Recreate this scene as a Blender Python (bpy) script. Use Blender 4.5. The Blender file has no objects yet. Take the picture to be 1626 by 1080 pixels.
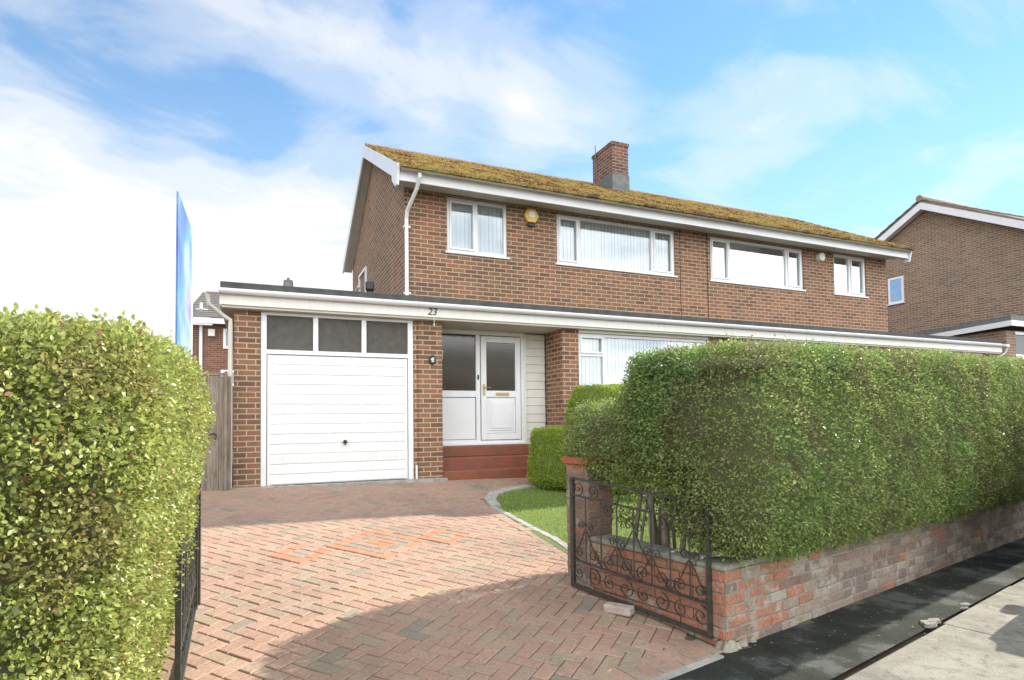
import bpy, bmesh, math, random
import numpy as np
from mathutils import Matrix, Vector
random.seed(7); rng = np.random.default_rng(11)
S = bpy.context.scene
COL = S.collection
R = math.radians

# ------------------------------------------------------------------ camera
cam = bpy.data.cameras.new('camera'); co = bpy.data.objects.new('camera', cam); COL.objects.link(co)
cam.sensor_width = 36.0; cam.lens = 933.6 / 1626 * 36; cam.shift_y = 96.0 / 1626
cam.clip_start = 0.05; cam.clip_end = 2000
MX = ((0.916752, -0.399284, -0.011763), (0.003523, 0.037528, -0.999289), (0.399442, 0.916059, 0.03581))
m = Matrix.Identity(4)
for r in range(3):
    m[r][0] = MX[0][r]; m[r][1] = -MX[1][r]; m[r][2] = -MX[2][r]
co.matrix_world = m
S.camera = co
# ------------------------------------------------------------------ light
SUNV = Vector((1.70, 0.445, 1.0)).normalized()
EL = math.asin(SUNV.z); AZ = math.atan2(SUNV.x, SUNV.y)
w = bpy.data.worlds.new('World'); S.world = w; w.use_nodes = True
nt = w.node_tree; nt.nodes.clear()
def N(nt, t, **k):
    n = nt.nodes.new(t)
    for a, b in k.items():
        if a.startswith('i_'): n.inputs[a[2:]].default_value = b
        else: setattr(n, a, b)
    return n
def ramp(nt, stops, interp='LINEAR'):
    n = nt.nodes.new('ShaderNodeValToRGB'); cr = n.color_ramp; cr.interpolation = interp
    while len(cr.elements) < len(stops): cr.elements.new(0.5)
    for e, (p, c) in zip(cr.elements, stops):
        e.position = p; e.color = (*c, 1) if len(c) == 3 else c
    return n
def L(nt, a, b): nt.links.new(a, b)
def build_world():
    out = N(nt, 'ShaderNodeOutputWorld')
    sky = N(nt, 'ShaderNodeTexSky'); sky.sky_type = 'NISHITA'; sky.sun_disc = False
    sky.sun_elevation = EL; sky.sun_rotation = AZ; sky.air_density = 1.0; sky.dust_density = 0.0; sky.ozone_density = 2.5
    bg = N(nt, 'ShaderNodeBackground'); bg.inputs['Strength'].default_value = 0.06
    tm = N(nt, 'ShaderNodeMix', data_type='RGBA', blend_type='MULTIPLY'); tm.inputs[0].default_value = 1; tm.inputs[7].default_value = (0.62, 0.90, 1.0, 1)
    L(nt, sky.outputs[0], tm.inputs[6]); 
    tcs = N(nt, 'ShaderNodeTexCoord'); sps = N(nt, 'ShaderNodeSeparateXYZ'); L(nt, tcs.outputs['Generated'], sps.inputs[0])
    hz = N(nt, 'ShaderNodeMapRange'); L(nt, sps.outputs[2], hz.inputs[0]); hz.inputs[1].default_value = 0.02; hz.inputs[2].default_value = 0.5; hz.inputs[3].default_value = 0.72; hz.inputs[4].default_value = 0.14
    hm = N(nt, 'ShaderNodeMix', data_type='RGBA'); L(nt, hz.outputs[0], hm.inputs[0]); L(nt, tm.outputs[2], hm.inputs[6]); hm.inputs[7].default_value = (2.95, 3.5, 4.0, 1); L(nt, hm.outputs[2], bg.inputs[0])
    tc = N(nt, 'ShaderNodeTexCoord')
    # cloud plane projection of the view direction
    sep = N(nt, 'ShaderNodeSeparateXYZ'); L(nt, tc.outputs['Generated'], sep.inputs[0])
    za = N(nt, 'ShaderNodeMath', operation='ADD'); L(nt, sep.outputs[2], za.inputs[0]); za.inputs[1].default_value = 0.16
    zm = N(nt, 'ShaderNodeMath', operation='MAXIMUM'); L(nt, za.outputs[0], zm.inputs[0]); zm.inputs[1].default_value = 0.05
    dv = N(nt, 'ShaderNodeVectorMath', operation='DIVIDE'); L(nt, tc.outputs['Generated'], dv.inputs[0])
    cb = N(nt, 'ShaderNodeCombineXYZ'); L(nt, zm.outputs[0], cb.inputs[0]); L(nt, zm.outputs[0], cb.inputs[1]); cb.inputs[2].default_value = 1
    L(nt, cb.outputs[0], dv.inputs[1])
    mp = N(nt, 'ShaderNodeMapping'); L(nt, dv.outputs[0], mp.inputs[0]); mp.inputs['Location'].default_value = (3.3, 1.2, 0.4); mp.inputs['Scale'].default_value = (0.85, 1.15, 0.6)
    n1 = N(nt, 'ShaderNodeTexNoise'); n1.inputs['Scale'].default_value = 1.9; n1.inputs['Detail'].default_value = 9; n1.inputs['Roughness'].default_value = 0.56; n1.inputs['Distortion'].default_value = 0.5
    L(nt, mp.outputs[0], n1.inputs['Vector'])
    # banks of cloud: (azimuth from +Y towards +X, elevation, cosine spread, weight)
    acc = n1.outputs[0]
    def direction(az, el): return (math.sin(R(az))*math.cos(R(el)), math.cos(R(az))*math.cos(R(el)), math.sin(R(el)))
    for az, el, c0, wt in ((-20, 4, .93, .50), (-2, 9, .955, .38), (6, 17, .985, .12), (-9, 30, .975, .13), (10, 29, .985, .13), (20, 28, .988, .15), (29, 27, .990, .10), (46, 26, .993, .07), (43, 19, .996, .05), (-60, 12, .8, .2), (-22, 24, .98, .07), (2, 36, .985, .06)):
        dp = N(nt, 'ShaderNodeVectorMath', operation='DOT_PRODUCT'); L(nt, tc.outputs['Generated'], dp.inputs[0]); dp.inputs[1].default_value = direction(az, el)
        mr = N(nt, 'ShaderNodeMapRange'); mr.interpolation_type = 'SMOOTHSTEP'; L(nt, dp.outputs['Value'], mr.inputs[0]); mr.inputs[1].default_value = c0; mr.inputs[2].default_value = 1.0; mr.inputs[3].default_value = 0; mr.inputs[4].default_value = wt
        ad = N(nt, 'ShaderNodeMath', operation='ADD'); L(nt, acc, ad.inputs[0]); L(nt, mr.outputs[0], ad.inputs[1]); acc = ad.outputs[0]
    # behind the camera: unseen cloud added to light the house front and windows
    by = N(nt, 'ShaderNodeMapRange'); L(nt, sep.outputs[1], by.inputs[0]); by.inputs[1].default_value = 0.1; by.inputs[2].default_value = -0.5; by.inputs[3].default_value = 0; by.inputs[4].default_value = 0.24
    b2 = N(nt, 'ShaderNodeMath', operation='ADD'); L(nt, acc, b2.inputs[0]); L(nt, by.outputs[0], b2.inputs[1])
    mk = ramp(nt, [(0.46, (0, 0, 0)), (0.60, (0.36, 0.36, 0.36)), (0.71, (0.66, 0.66, 0.66)), (0.86, (1, 1, 1))], 'EASE'); L(nt, b2.outputs[0], mk.inputs[0])
    cl = N(nt, 'ShaderNodeBackground'); cl.inputs[0].default_value = (0.99, 0.985, 0.97, 1); cs = N(nt, 'ShaderNodeMapRange'); L(nt, sep.outputs[1], cs.inputs[0]); cs.inputs[1].default_value = 0.25; cs.inputs[2].default_value = -0.45; cs.inputs[3].default_value = CLOUD; cs.inputs[4].default_value = CLOUD_FILL; L(nt, cs.outputs[0], cl.inputs[1])
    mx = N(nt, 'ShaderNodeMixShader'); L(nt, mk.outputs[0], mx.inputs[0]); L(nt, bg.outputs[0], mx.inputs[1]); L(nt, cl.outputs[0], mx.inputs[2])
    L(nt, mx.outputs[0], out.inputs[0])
CLOUD = 0.255; CLOUD_FILL = 0.90   # unseen clouds behind the camera are boosted as fill for the shaded front
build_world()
sd = bpy.data.lights.new('sun', 'SUN'); sd.energy = 2.5; sd.angle = R(0.55); sd.color = (1.0, 0.93, 0.82)
so = bpy.data.objects.new('sun', sd); COL.objects.link(so)
so.rotation_euler = (-SUNV).to_track_quat('-Z', 'Y').to_euler(); so.location = SUNV * 40
S.view_settings.view_transform = 'Standard'; S.view_settings.look = 'None'; S.view_settings.gamma = 1
S.view_settings.exposure = 2.08

# ------------------------------------------------------------------ materials
def srgb(r, g, b):
    f = lambda c: (c/255/12.92) if c/255 <= 0.04045 else ((c/255+0.055)/1.055)**2.4
    return (f(r), f(g), f(b))
def newmat(name):
    mt = bpy.data.materials.new(name); mt.use_nodes = True
    t = mt.node_tree; t.nodes.clear()
    o = N(t, 'ShaderNodeOutputMaterial'); p = N(t, 'ShaderNodeBsdfPrincipled'); L(t, p.outputs[0], o.inputs[0])
    return mt, t, p, o
def mixc(t, a, b, fac, typ='MIX'):
    n = N(t, 'ShaderNodeMix', data_type='RGBA', blend_type=typ)
    for s, v in ((0, fac), (6, a), (7, b)):
        if hasattr(v, 'links'): L(t, v, n.inputs[s])
        else: n.inputs[s].default_value = (v if s == 0 else ((*v, 1) if len(v) == 3 else v))
    return n.outputs[2]
def bump(t, p, h, strength=0.3, dist=0.01):
    b = N(t, 'ShaderNodeBump'); b.inputs['Strength'].default_value = strength; b.inputs['Distance'].default_value = dist
    L(t, h, b.inputs['Height']); L(t, b.outputs[0], p.inputs['Normal'])
def noise(t, scale, detail=4, rough=0.6, vec=None):
    n = N(t, 'ShaderNodeTexNoise'); n.inputs['Scale'].default_value = scale; n.inputs['Detail'].default_value = detail; n.inputs['Roughness'].default_value = rough
    if vec is None:
        g = N(t, 'ShaderNodeNewGeometry'); vec = g.outputs['Position']
    L(t, vec, n.inputs['Vector'])
    return n.outputs[0]
def simple(name, c1, c2=None, rough=0.6, scale=6, bs=0.0, bscale=40, metallic=0.0, spec=0.5):
    mt, t, p, o = newmat(name)
    c2 = c2 or tuple(x*0.85 for x in c1)
    f = ramp(t, [(0.35, (0, 0, 0)), (0.68, (1, 1, 1))]); L(t, noise(t, scale, 6), f.inputs[0])
    L(t, mixc(t, c1, c2, f.outputs[0]), p.inputs['Base Color'])
    p.inputs['Roughness'].default_value = rough; p.inputs['Metallic'].default_value = metallic; p.inputs['Specular IOR Level'].default_value = spec
    if bs: bump(t, p, noise(t, bscale, 3), bs)
    return mt
def brickmat(name, stops, mortar, bw=0.2286, bh=0.0762, ms=0.0085, bstr=0.5, stain=(0.06, 0.05, 0.045), stainf=0.35):
    mt, t, p, o = newmat(name)
    uv = N(t, 'ShaderNodeUVMap'); uv.uv_map = 'UVMap'
    bt = N(t, 'ShaderNodeTexBrick'); bt.offset = 0.5; bt.squash = 1
    wn = noise(t, 30, 2)
    # slightly irregular joints
    va = N(t, 'ShaderNodeVectorMath', operation='MULTIPLY_ADD')
    nn_ = N(t, 'ShaderNodeTexNoise'); nn_.inputs['Scale'].default_value = 14; L(t, uv.outputs[0], nn_.inputs['Vector'])
    L(t, nn_.outputs['Color'], va.inputs[0]); va.inputs[1].default_value = (0.005, 0.005, 0); L(t, uv.outputs[0], va.inputs[2])
    L(t, va.outputs[0], bt.inputs['Vector'])
    bt.inputs['Color1'].default_value = (0, 0, 0, 1); bt.inputs['Color2'].default_value = (1, 1, 1, 1); bt.inputs['Mortar'].default_value = (0.5, 0.5, 0.5, 1)
    bt.inputs['Scale'].default_value = 1.0; bt.inputs['Brick Width'].default_value = bw; bt.inputs['Row Height'].default_value = bh
    bt.inputs['Mortar Size'].default_value = ms; bt.inputs['Mortar Smooth'].default_value = 0.3; bt.inputs['Bias'].default_value = 0
    rp = ramp(t, stops); L(t, bt.outputs['Color'], rp.inputs[0])
    # patchy clusters of tone and grain
    g1 = noise(t, 1.1, 5); g2 = noise(t, 70, 4, 0.7)
    r1 = ramp(t, [(0.35, (0, 0, 0)), (0.7, (1, 1, 1))]); L(t, g1, r1.inputs[0])
    mf = N(t, 'ShaderNodeMath', operation='MULTIPLY'); L(t, r1.outputs[0], mf.inputs[0]); mf.inputs[1].default_value = stainf
    c = mixc(t, rp.outputs[0], stain, mf.outputs[0])
    gp = N(t, 'ShaderNodeNewGeometry'); mpp = N(t, 'ShaderNodeMapping'); L(t, gp.outputs['Position'], mpp.inputs[0]); mpp.inputs['Scale'].default_value = (1.6, 1.6, .35)
    g3 = noise(t, 1.5, 7, .7, mpp.outputs[0]); r3 = ramp(t, [(.48, (0, 0, 0)), (.72, (.55, .55, .55))]); L(t, g3, r3.inputs[0]); c = mixc(t, c, tuple(x*.8 for x in stain), r3.outputs[0])
    r2 = ramp(t, [(0.3, (0.72, 0.72, 0.72)), (0.7, (1.2, 1.2, 1.2))]); L(t, g2, r2.inputs[0])
    c = mixc(t, c, r2.outputs[0], 1.0, 'MULTIPLY')
    c = mixc(t, c, mixc(t, mortar, tuple(x*0.7 for x in mortar), g1), bt.outputs['Fac'])
    L(t, c, p.inputs['Base Color']); p.inputs['Roughness'].default_value = 0.9
    iv = N(t, 'ShaderNodeMath', operation='MULTIPLY_ADD'); L(t, bt.outputs['Fac'], iv.inputs[0]); iv.inputs[1].default_value = -1; L(t, g2, iv.inputs[2])
    bump(t, p, iv.outputs[0], bstr, 0.006)
    return mt
def attrmat(name, attr, stops, rough=0.85, grain=60, gamt=0.3, bstr=0.4, extra=None, trans=0.0, spec=0.4, interp='LINEAR'):
    """per-piece tone (attribute 0..1) through a ramp"""
    mt, t, p, o = newmat(name)
    a = N(t, 'ShaderNodeAttribute'); a.attribute_name = attr
    rp = ramp(t, stops, interp); L(t, a.outputs['Fac'], rp.inputs[0])
    g2 = noise(t, grain, 4, 0.7)
    r2 = ramp(t, [(0.3, (1-gamt,)*3), (0.7, (1+gamt,)*3)]); L(t, g2, r2.inputs[0])
    c = mixc(t, rp.outputs[0], r2.outputs[0], 1.0, 'MULTIPLY')
    if extra: c = extra(t, c)
    L(t, c, p.inputs['Base Color']); p.inputs['Roughness'].default_value = rough; p.inputs['Specular IOR Level'].default_value = spec
    if bstr: bump(t, p, g2, bstr, 0.004)
    if trans:
        tr = N(t, 'ShaderNodeBsdfTranslucent'); L(t, c, tr.inputs[0])
        mx = N(t, 'ShaderNodeMixShader'); mx.inputs[0].default_value = trans
        L(t, p.outputs[0], mx.inputs[1]); L(t, tr.outputs[0], mx.inputs[2]); L(t, mx.outputs[0], o.inputs[0])
    return mt
M = {}
M['brick'] = brickmat('house_brick', [(0.0, (0.165, 0.080, 0.050)), (0.35, (0.23, 0.115, 0.064)), (0.7, (0.30, 0.155, 0.082)), (1.0, (0.33, 0.13, 0.072))], (0.55, 0.43, 0.30), stain=(0.12, 0.085, 0.06))
M['brick_far'] = brickmat('far_brick', [(0.0, (0.20, 0.125, 0.08)), (0.5, (0.27, 0.165, 0.105)), (1.0, (0.32, 0.20, 0.13))], (0.46, 0.39, 0.30), stain=(0.16, 0.13, 0.11))
M['brick_red'] = brickmat('rear_brick', [(0.0, (0.16, 0.07, 0.045)), (0.5, (0.22, 0.095, 0.06)), (1.0, (0.28, 0.12, 0.075))], (0.33, 0.26, 0.2))
M['white'] = simple('white_upvc', (0.80, 0.81, 0.82), (0.74, 0.75, 0.76), 0.28, 3, spec=0.5)
def grimy(name, c1, c2):
    mt, t, p, o = newmat(name); g = N(t, 'ShaderNodeNewGeometry'); mp = N(t, 'ShaderNodeMapping'); L(t, g.outputs['Position'], mp.inputs[0]); mp.inputs['Scale'].default_value = (7, 7, .6)
    n = noise(t, 3, 7, .7, mp.outputs[0]); r = ramp(t, [(.42, (0, 0, 0)), (.75, (1, 1, 1))]); L(t, n, r.inputs[0]); n2 = noise(t, 35, 4, .8); r2 = ramp(t, [(.62, (0, 0, 0)), (.72, (.5, .5, .5))]); L(t, n2, r2.inputs[0])
    c = mixc(t, c1, c2, r.outputs[0]); L(t, mixc(t, c, (.45, .42, .36), r2.outputs[0]), p.inputs['Base Color']); p.inputs['Roughness'].default_value = .38; bump(t, p, noise(t, 2.5, 2), .25, .01); return mt
M['fascia'] = grimy('porch_fascia_paint', (0.80, 0.79, 0.75), (0.73, 0.71, 0.65))
M['door_white'] = grimy('garage_door_paint', (0.80, 0.80, 0.795), (0.73, 0.72, 0.69))
M['cream'] = simple('aged_white_board', (0.80, 0.79, 0.73), (0.74, 0.73, 0.66), 0.4, 5)
M['soffit'] = simple('soffit_board', (0.62, 0.60, 0.52), (0.55, 0.53, 0.46), 0.5, 3)
M['felt'] = simple('roofing_felt', (0.055, 0.055, 0.055), (0.09, 0.09, 0.085), 0.9, 8, 0.4)
M['dark'] = simple('dark_interior', (0.02, 0.02, 0.022), (0.03, 0.03, 0.03), 0.9)
M['room'] = simple('room_lining', (0.20, 0.19, 0.17), (0.15, 0.14, 0.13), 0.9)
M['blind'] = simple('blind_fabric', (0.86, 0.86, 0.85), (0.80, 0.80, 0.80), 0.8)
M['greyseal'] = simple('grey_gasket', (0.10, 0.10, 0.10), None, 0.6)
M['iron'] = simple('black_iron', (0.030, 0.034, 0.030), (0.07, 0.062, 0.048), 0.42, 25, 0.3, 90)
M['wood'] = None
M['steps'] = simple('red_step_paint', (0.27, 0.078, 0.042), (0.17, 0.075, 0.045), 0.6, 5, 0.2)
M['concrete'] = simple('pale_concrete', (0.42, 0.40, 0.36), (0.24, 0.235, 0.21), 0.9, 9, 0.5)
M['tilecap'] = simple('red_tile', (0.42, 0.10, 0.055), (0.30, 0.08, 0.05), 0.7, 10, 0.3)
M['soil'] = simple('soil', (0.05, 0.035, 0.025), (0.09, 0.065, 0.045), 0.95, 12, 0.8)
M['yellowbox'] = simple('yellow_plastic', (0.78, 0.50, 0.13), (0.72, 0.44, 0.11), 0.4)
M['brass'] = simple('brass', (0.60, 0.45, 0.22), None, 0.3, metallic=0.9)
M['black'] = simple('black_plastic', (0.02, 0.02, 0.02), None, 0.4)
M['lead'] = simple('lead_flashing', (0.17, 0.18, 0.18), (0.10, 0.12, 0.11), 0.7, 8, 0.3)
M['mossbrick'] = brickmat('chimney_brick', [(0.0, (0.10, 0.05, 0.04)), (0.5, (0.20, 0.085, 0.06)), (1.0, (0.26, 0.10, 0.07))], (0.36, 0.31, 0.26), stainf=0.7)
M['clay'] = simple('clay', (0.30, 0.16, 0.10), (0.18, 0.12, 0.09), 0.8, 20)
def glassmat(name, tint, refl=0.35, rough=0.02, wavy=False):
    mt = bpy.data.materials.new(name); mt.use_nodes = True; t = mt.node_tree; t.nodes.clear()
    o = N(t, 'ShaderNodeOutputMaterial')
    tr = N(t, 'ShaderNodeBsdfTransparent'); tr.inputs[0].default_value = (*tint, 1)
    gl = N(t, 'ShaderNodeBsdfGlossy'); gl.inputs['Roughness'].default_value = rough; gl.inputs[0].default_value = (0.95, 0.97, 1, 1)
    if wavy:
        b = N(t, 'ShaderNodeBump'); b.inputs['Strength'].default_value = 0.12; b.inputs['Distance'].default_value = 0.004
        L(t, noise(t, 55, 2), b.inputs['Height']); L(t, b.outputs[0], gl.inputs['Normal'])
    lw = N(t, 'ShaderNodeLayerWeight'); lw.inputs[0].default_value = 0.25
    mr = N(t, 'ShaderNodeMapRange'); L(t, lw.outputs['Fresnel'], mr.inputs[0]); mr.inputs[3].default_value = refl; mr.inputs[4].default_value = 1.0
    mx = N(t, 'ShaderNodeMixShader'); L(t, mr.outputs[0], mx.inputs[0]); L(t, tr.outputs[0], mx.inputs[1]); L(t, gl.outputs[0], mx.inputs[2])
    L(t, mx.outputs[0], o.inputs[0])
    return mt
M['glass'] = glassmat('window_glass', (0.9, 0.93, 0.93), 0.15)
M['glass_r'] = glassmat('window_glass_bright', (0.9, 0.93, 0.93), 0.42)
M['obscure'] = glassmat('obscure_glass', (0.75, 0.68, 0.55), 0.12, 0.03, True)
def dirty(mt, col, amt):
    t = mt.node_tree; o = [n for n in t.nodes if n.type == 'OUTPUT_MATERIAL'][0]; src = o.inputs[0].links[0].from_socket
    d = N(t, 'ShaderNodeBsdfDiffuse'); n = noise(t, 9, 6, .7); r = ramp(t, [(.35, tuple(c*.75 for c in col)), (.65, col), (.8, tuple(c*1.5 for c in col))]); L(t, n, r.inputs[0]); L(t, r.outputs[0], d.inputs[0])
    mx = N(t, 'ShaderNodeMixShader'); mx.inputs[0].default_value = amt; L(t, src, mx.inputs[1]); L(t, d.outputs[0], mx.inputs[2]); L(t, mx.outputs[0], o.inputs[0])
M['dusty'] = glassmat('dusty_glass', (0.5, 0.46, 0.4), 0.02, 0.1, True); dirty(M['dusty'], (0.15, 0.14, 0.125), .8)
dirty(M['obscure'], (0.13, 0.12, 0.10), .45)
def roofmat():
    mt, t, p, o = newmat('mossy_tiles')
    big = noise(t, 1.6, 6, 0.65); sm = noise(t, 22, 5, 0.7)
    ad = N(t, 'ShaderNodeMath', operation='MULTIPLY_ADD'); L(t, sm, ad.inputs[0]); ad.inputs[1].default_value = 0.75; L(t, big, ad.inputs[2])
    rp = ramp(t, [(0.64, (0.09, 0.06, 0.048)), (0.78, (0.19, 0.11, 0.06)), (0.86, (0.34, 0.235, 0.075)), (0.95, (0.48, 0.36, 0.12)), (1.0, (0.29, 0.26, 0.10))])
    L(t, ad.outputs[0], rp.inputs[0]); L(t, rp.outputs[0], p.inputs['Base Color']); p.inputs['Roughness'].default_value = 0.95
    bump(t, p, ad.outputs[0], 0.9, 0.03)
    return mt
M['roof'] = roofmat()
M['tile_grey'] = simple('grey_tiles', (0.13, 0.12, 0.115), (0.19, 0.17, 0.155), 0.85, 5, 0.5)
M['tile_brown'] = simple('brown_tiles', (0.22, 0.17, 0.14), (0.30, 0.24, 0.2), 0.85, 5, 0.5)
def woodmat():
    mt, t, p, o = newmat('weathered_wood')
    g = N(t, 'ShaderNodeNewGeometry'); mp = N(t, 'ShaderNodeMapping'); L(t, g.outputs['Position'], mp.inputs[0]); mp.inputs['Scale'].default_value = (9, 9, 0.9)
    n = noise(t, 4, 8, 0.65, mp.outputs[0]); rp = ramp(t, [(0.3, (0.13, 0.10, 0.075)), (0.55, (0.26, 0.215, 0.165)), (0.75, (0.36, 0.32, 0.26))]); L(t, n, rp.inputs[0])
    L(t, rp.outputs[0], p.inputs['Base Color']); p.inputs['Roughness'].default_value = 0.85; bump(t, p, n, 0.5, 0.01)
    return mt
M['wood'] = woodmat()
PSTOPS = [(0.0, (0.36, 0.235, 0.17)), (0.25, (0.33, 0.205, 0.15)), (0.45, (0.30, 0.235, 0.17)), (0.6, (0.34, 0.235, 0.17)), (0.72, (0.23, 0.195, 0.15)), (0.82, (0.33, 0.245, 0.165)), (0.9, (0.40, 0.185, 0.105)), (1.0, (0.25, 0.21, 0.16))]
def pavedirt(t, c):
    n = noise(t, 1.3, 6, .65); r = ramp(t, [(.5, (0, 0, 0)), (.72, (.45, .45, .45))]); L(t, n, r.inputs[0]); c = mixc(t, c, (0.13, 0.095, 0.07), r.outputs[0])
    n = noise(t, 3.1, 7, .7); r = ramp(t, [(.58, (0, 0, 0)), (.7, (.35, .35, .35))]); L(t, n, r.inputs[0]); return mixc(t, c, (0.12, 0.13, 0.07), r.outputs[0])
M['paver'] = attrmat('block_paving', 'tone', PSTOPS, 0.85, 45, 0.22, 0.5, pavedirt)
M['joint'] = simple('mossy_joint_sand', (0.095, 0.075, 0.05), (0.075, 0.075, 0.035), 0.95, 5, 0.5)
def mossy(t, c):
    # lichen, cement smear and grime with shapes of their own
    n = noise(t, 5.5, 6, 0.65); r = ramp(t, [(0.54, (0, 0, 0)), (0.66, (1, 1, 1))]); L(t, n, r.inputs[0])
    c = mixc(t, c, (0.36, 0.34, 0.28), r.outputs[0])
    n2 = noise(t, 9, 6, 0.7); r2 = ramp(t, [(0.56, (0, 0, 0)), (0.72, (0.7, 0.7, 0.7))]); L(t, n2, r2.inputs[0])
    return mixc(t, c, (0.07, 0.075, 0.05), r2.outputs[0])
M['oldbrick'] = attrmat('old_wall_brick', 'tone', [(0.0, (0.38, 0.165, 0.10)), (0.22, (0.32, 0.16, 0.11)), (0.3, (0.18, 0.145, 0.125)), (0.5, (0.30, 0.235, 0.185)), (0.7, (0.22, 0.14, 0.11)), (1.0, (0.36, 0.32, 0.26))], 0.9, 55, 0.3, 0.7, mossy)
M['mortar'] = simple('old_mortar', (0.34, 0.31, 0.255), (0.17, 0.17, 0.13), 0.95, 14, 0.8, 50)

# ------------------------------------------------------------------ mesh helpers
def tag(o, label=None, cat=None, group=None, kind=None):
    if label: o['label'] = label
    if cat: o['category'] = cat
    if group: o['group'] = group
    if kind: o['kind'] = kind
    return o
def empty(name, loc=(0, 0, 0)):
    o = bpy.data.objects.new(name, None); o.location = loc; o.empty_display_size = 0.2; COL.objects.link(o); return o
def link(o, parent):
    COL.objects.link(o)
    if parent is not None:
        o.parent = parent
        p = parent; off = Vector((0, 0, 0))
        while p: off += p.location; p = p.parent
        o.location = -off
    return o
class MB:
    """collects shapes, becomes ONE mesh object"""
    def __init__(s, fx=None): s.v = []; s.f = []; s.fx = fx; s.sm = False; s.attr = None
    def add(s, vs, fs):
        b = len(s.v); s.v += [tuple(v) for v in vs]; s.f += [tuple(b+i for i in f) for f in fs]; return s
    def box(s, x0, x1, y0, y1, z0, z1):
        s.add([(x0,y0,z0),(x1,y0,z0),(x1,y1,z0),(x0,y1,z0),(x0,y0,z1),(x1,y0,z1),(x1,y1,z1),(x0,y1,z1)],
              [(0,3,2,1),(4,5,6,7),(0,1,5,4),(1,2,6,5),(2,3,7,6),(3,0,4,7)]); return s
    def cyl(s, p, q, r0, r1=None, n=12, caps=True):
        p = Vector(p); q = Vector(q); r1 = r0 if r1 is None else r1
        d = (q-p).normalized(); a = d.orthogonal().normalized(); b = d.cross(a)
        vs = []
        for c, r in ((p, r0), (q, r1)):
            for i in range(n):
                t = 2*math.pi*i/n; vs.append(c + (a*math.cos(t)+b*math.sin(t))*r)
        fs = [(i, (i+1) % n, n+(i+1) % n, n+i) for i in range(n)]
        if caps: fs += [tuple(range(n))[::-1], tuple(range(n, 2*n))]
        return s.add(vs, fs)
    def tube(s, pts, r, n=6, closed=False):
        pts = [Vector(p) for p in pts]; k = len(pts); ref = None; rings = []
        for i, p in enumerate(pts):
            d = (pts[min(i+1, k-1)] - pts[max(i-1, 0)]).normalized()
            if ref is None: ref = d.orthogonal().normalized()
            a = (ref - d*ref.dot(d)).normalized(); ref = a; b = d.cross(a)
            rr = r[i] if isinstance(r, (list, tuple)) else r
            rings.append([p+(a*math.cos(2*math.pi*j/n)+b*math.sin(2*math.pi*j/n))*rr for j in range(n)])
        vs = [v for g in rings for v in g]
        fs = [(i*n+j, i*n+(j+1) % n, (i+1)*n+(j+1) % n, (i+1)*n+j) for i in range(k-1) for j in range(n)]
        fs += [tuple(range(n))[::-1], tuple(range((k-1)*n, k*n))]
        return s.add(vs, fs)
    def poly(s, pts, d):
        """planar polygon extruded by vector d"""
        n = len(pts); d = Vector(d); a = [Vector(p) for p in pts]; b = [p+d for p in a]
        return s.add(a+b, [tuple(range(n))[::-1], tuple(range(n, 2*n))] + [(i, (i+1) % n, n+(i+1) % n, n+i) for i in range(n)])
    def build(s, name, mat, parent=None, bevel=0.0, smooth=False, uv=True, **tags):
        if s.fx: s.v = [(s.fx(v[0]), v[1], v[2]) for v in s.v]
        me = bpy.data.meshes.new(name); me.from_pydata(s.v, [], s.f)
        bm = bmesh.new(); bm.from_mesh(me); bmesh.ops.recalc_face_normals(bm, faces=bm.faces)
        if uv:
            ul = bm.loops.layers.uv.new('UVMap')
            for f in bm.faces:
                nx, ny, nz = f.normal
                for lp in f.loops:
                    c = lp.vert.co
                    if abs(nz) > 0.8: lp[ul].uv = (c.x, c.y)
                    elif abs(nx) > abs(ny): lp[ul].uv = (c.y+0.1143, c.z)
                    else: lp[ul].uv = (c.x, c.z)
        bm.to_mesh(me); bm.free()
        if smooth: me.shade_smooth()
        me.materials.append(mat)
        o = bpy.data.objects.new(name, me); link(o, parent)
        if bevel:
            b = o.modifiers.new('bevel', 'BEVEL'); b.width = bevel; b.segments = 2; b.limit_method = 'ANGLE'; b.harden_normals = False
        if tags: tag(o, **tags)
        return o
def wall_open(mb, x0, x1, z0, z1, y0, y1, ops):
    """wall slab with rectangular openings (ops: x0,x1,z0,z1)"""
    xs = sorted({x0, x1, *[o[0] for o in ops], *[o[1] for o in ops]}); 
    for a, b in zip(xs[:-1], xs[1:]):
        xm = (a+b)/2; cuts = sorted([(o[2], o[3]) for o in ops if o[0] < xm < o[1]]); z = z0
        for c, d in cuts:
            if c > z: mb.box(a, b, y0, y1, z, c)
            z = d
        if z1 > z: mb.box(a, b, y0, y1, z, z1)
    return mb
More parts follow.
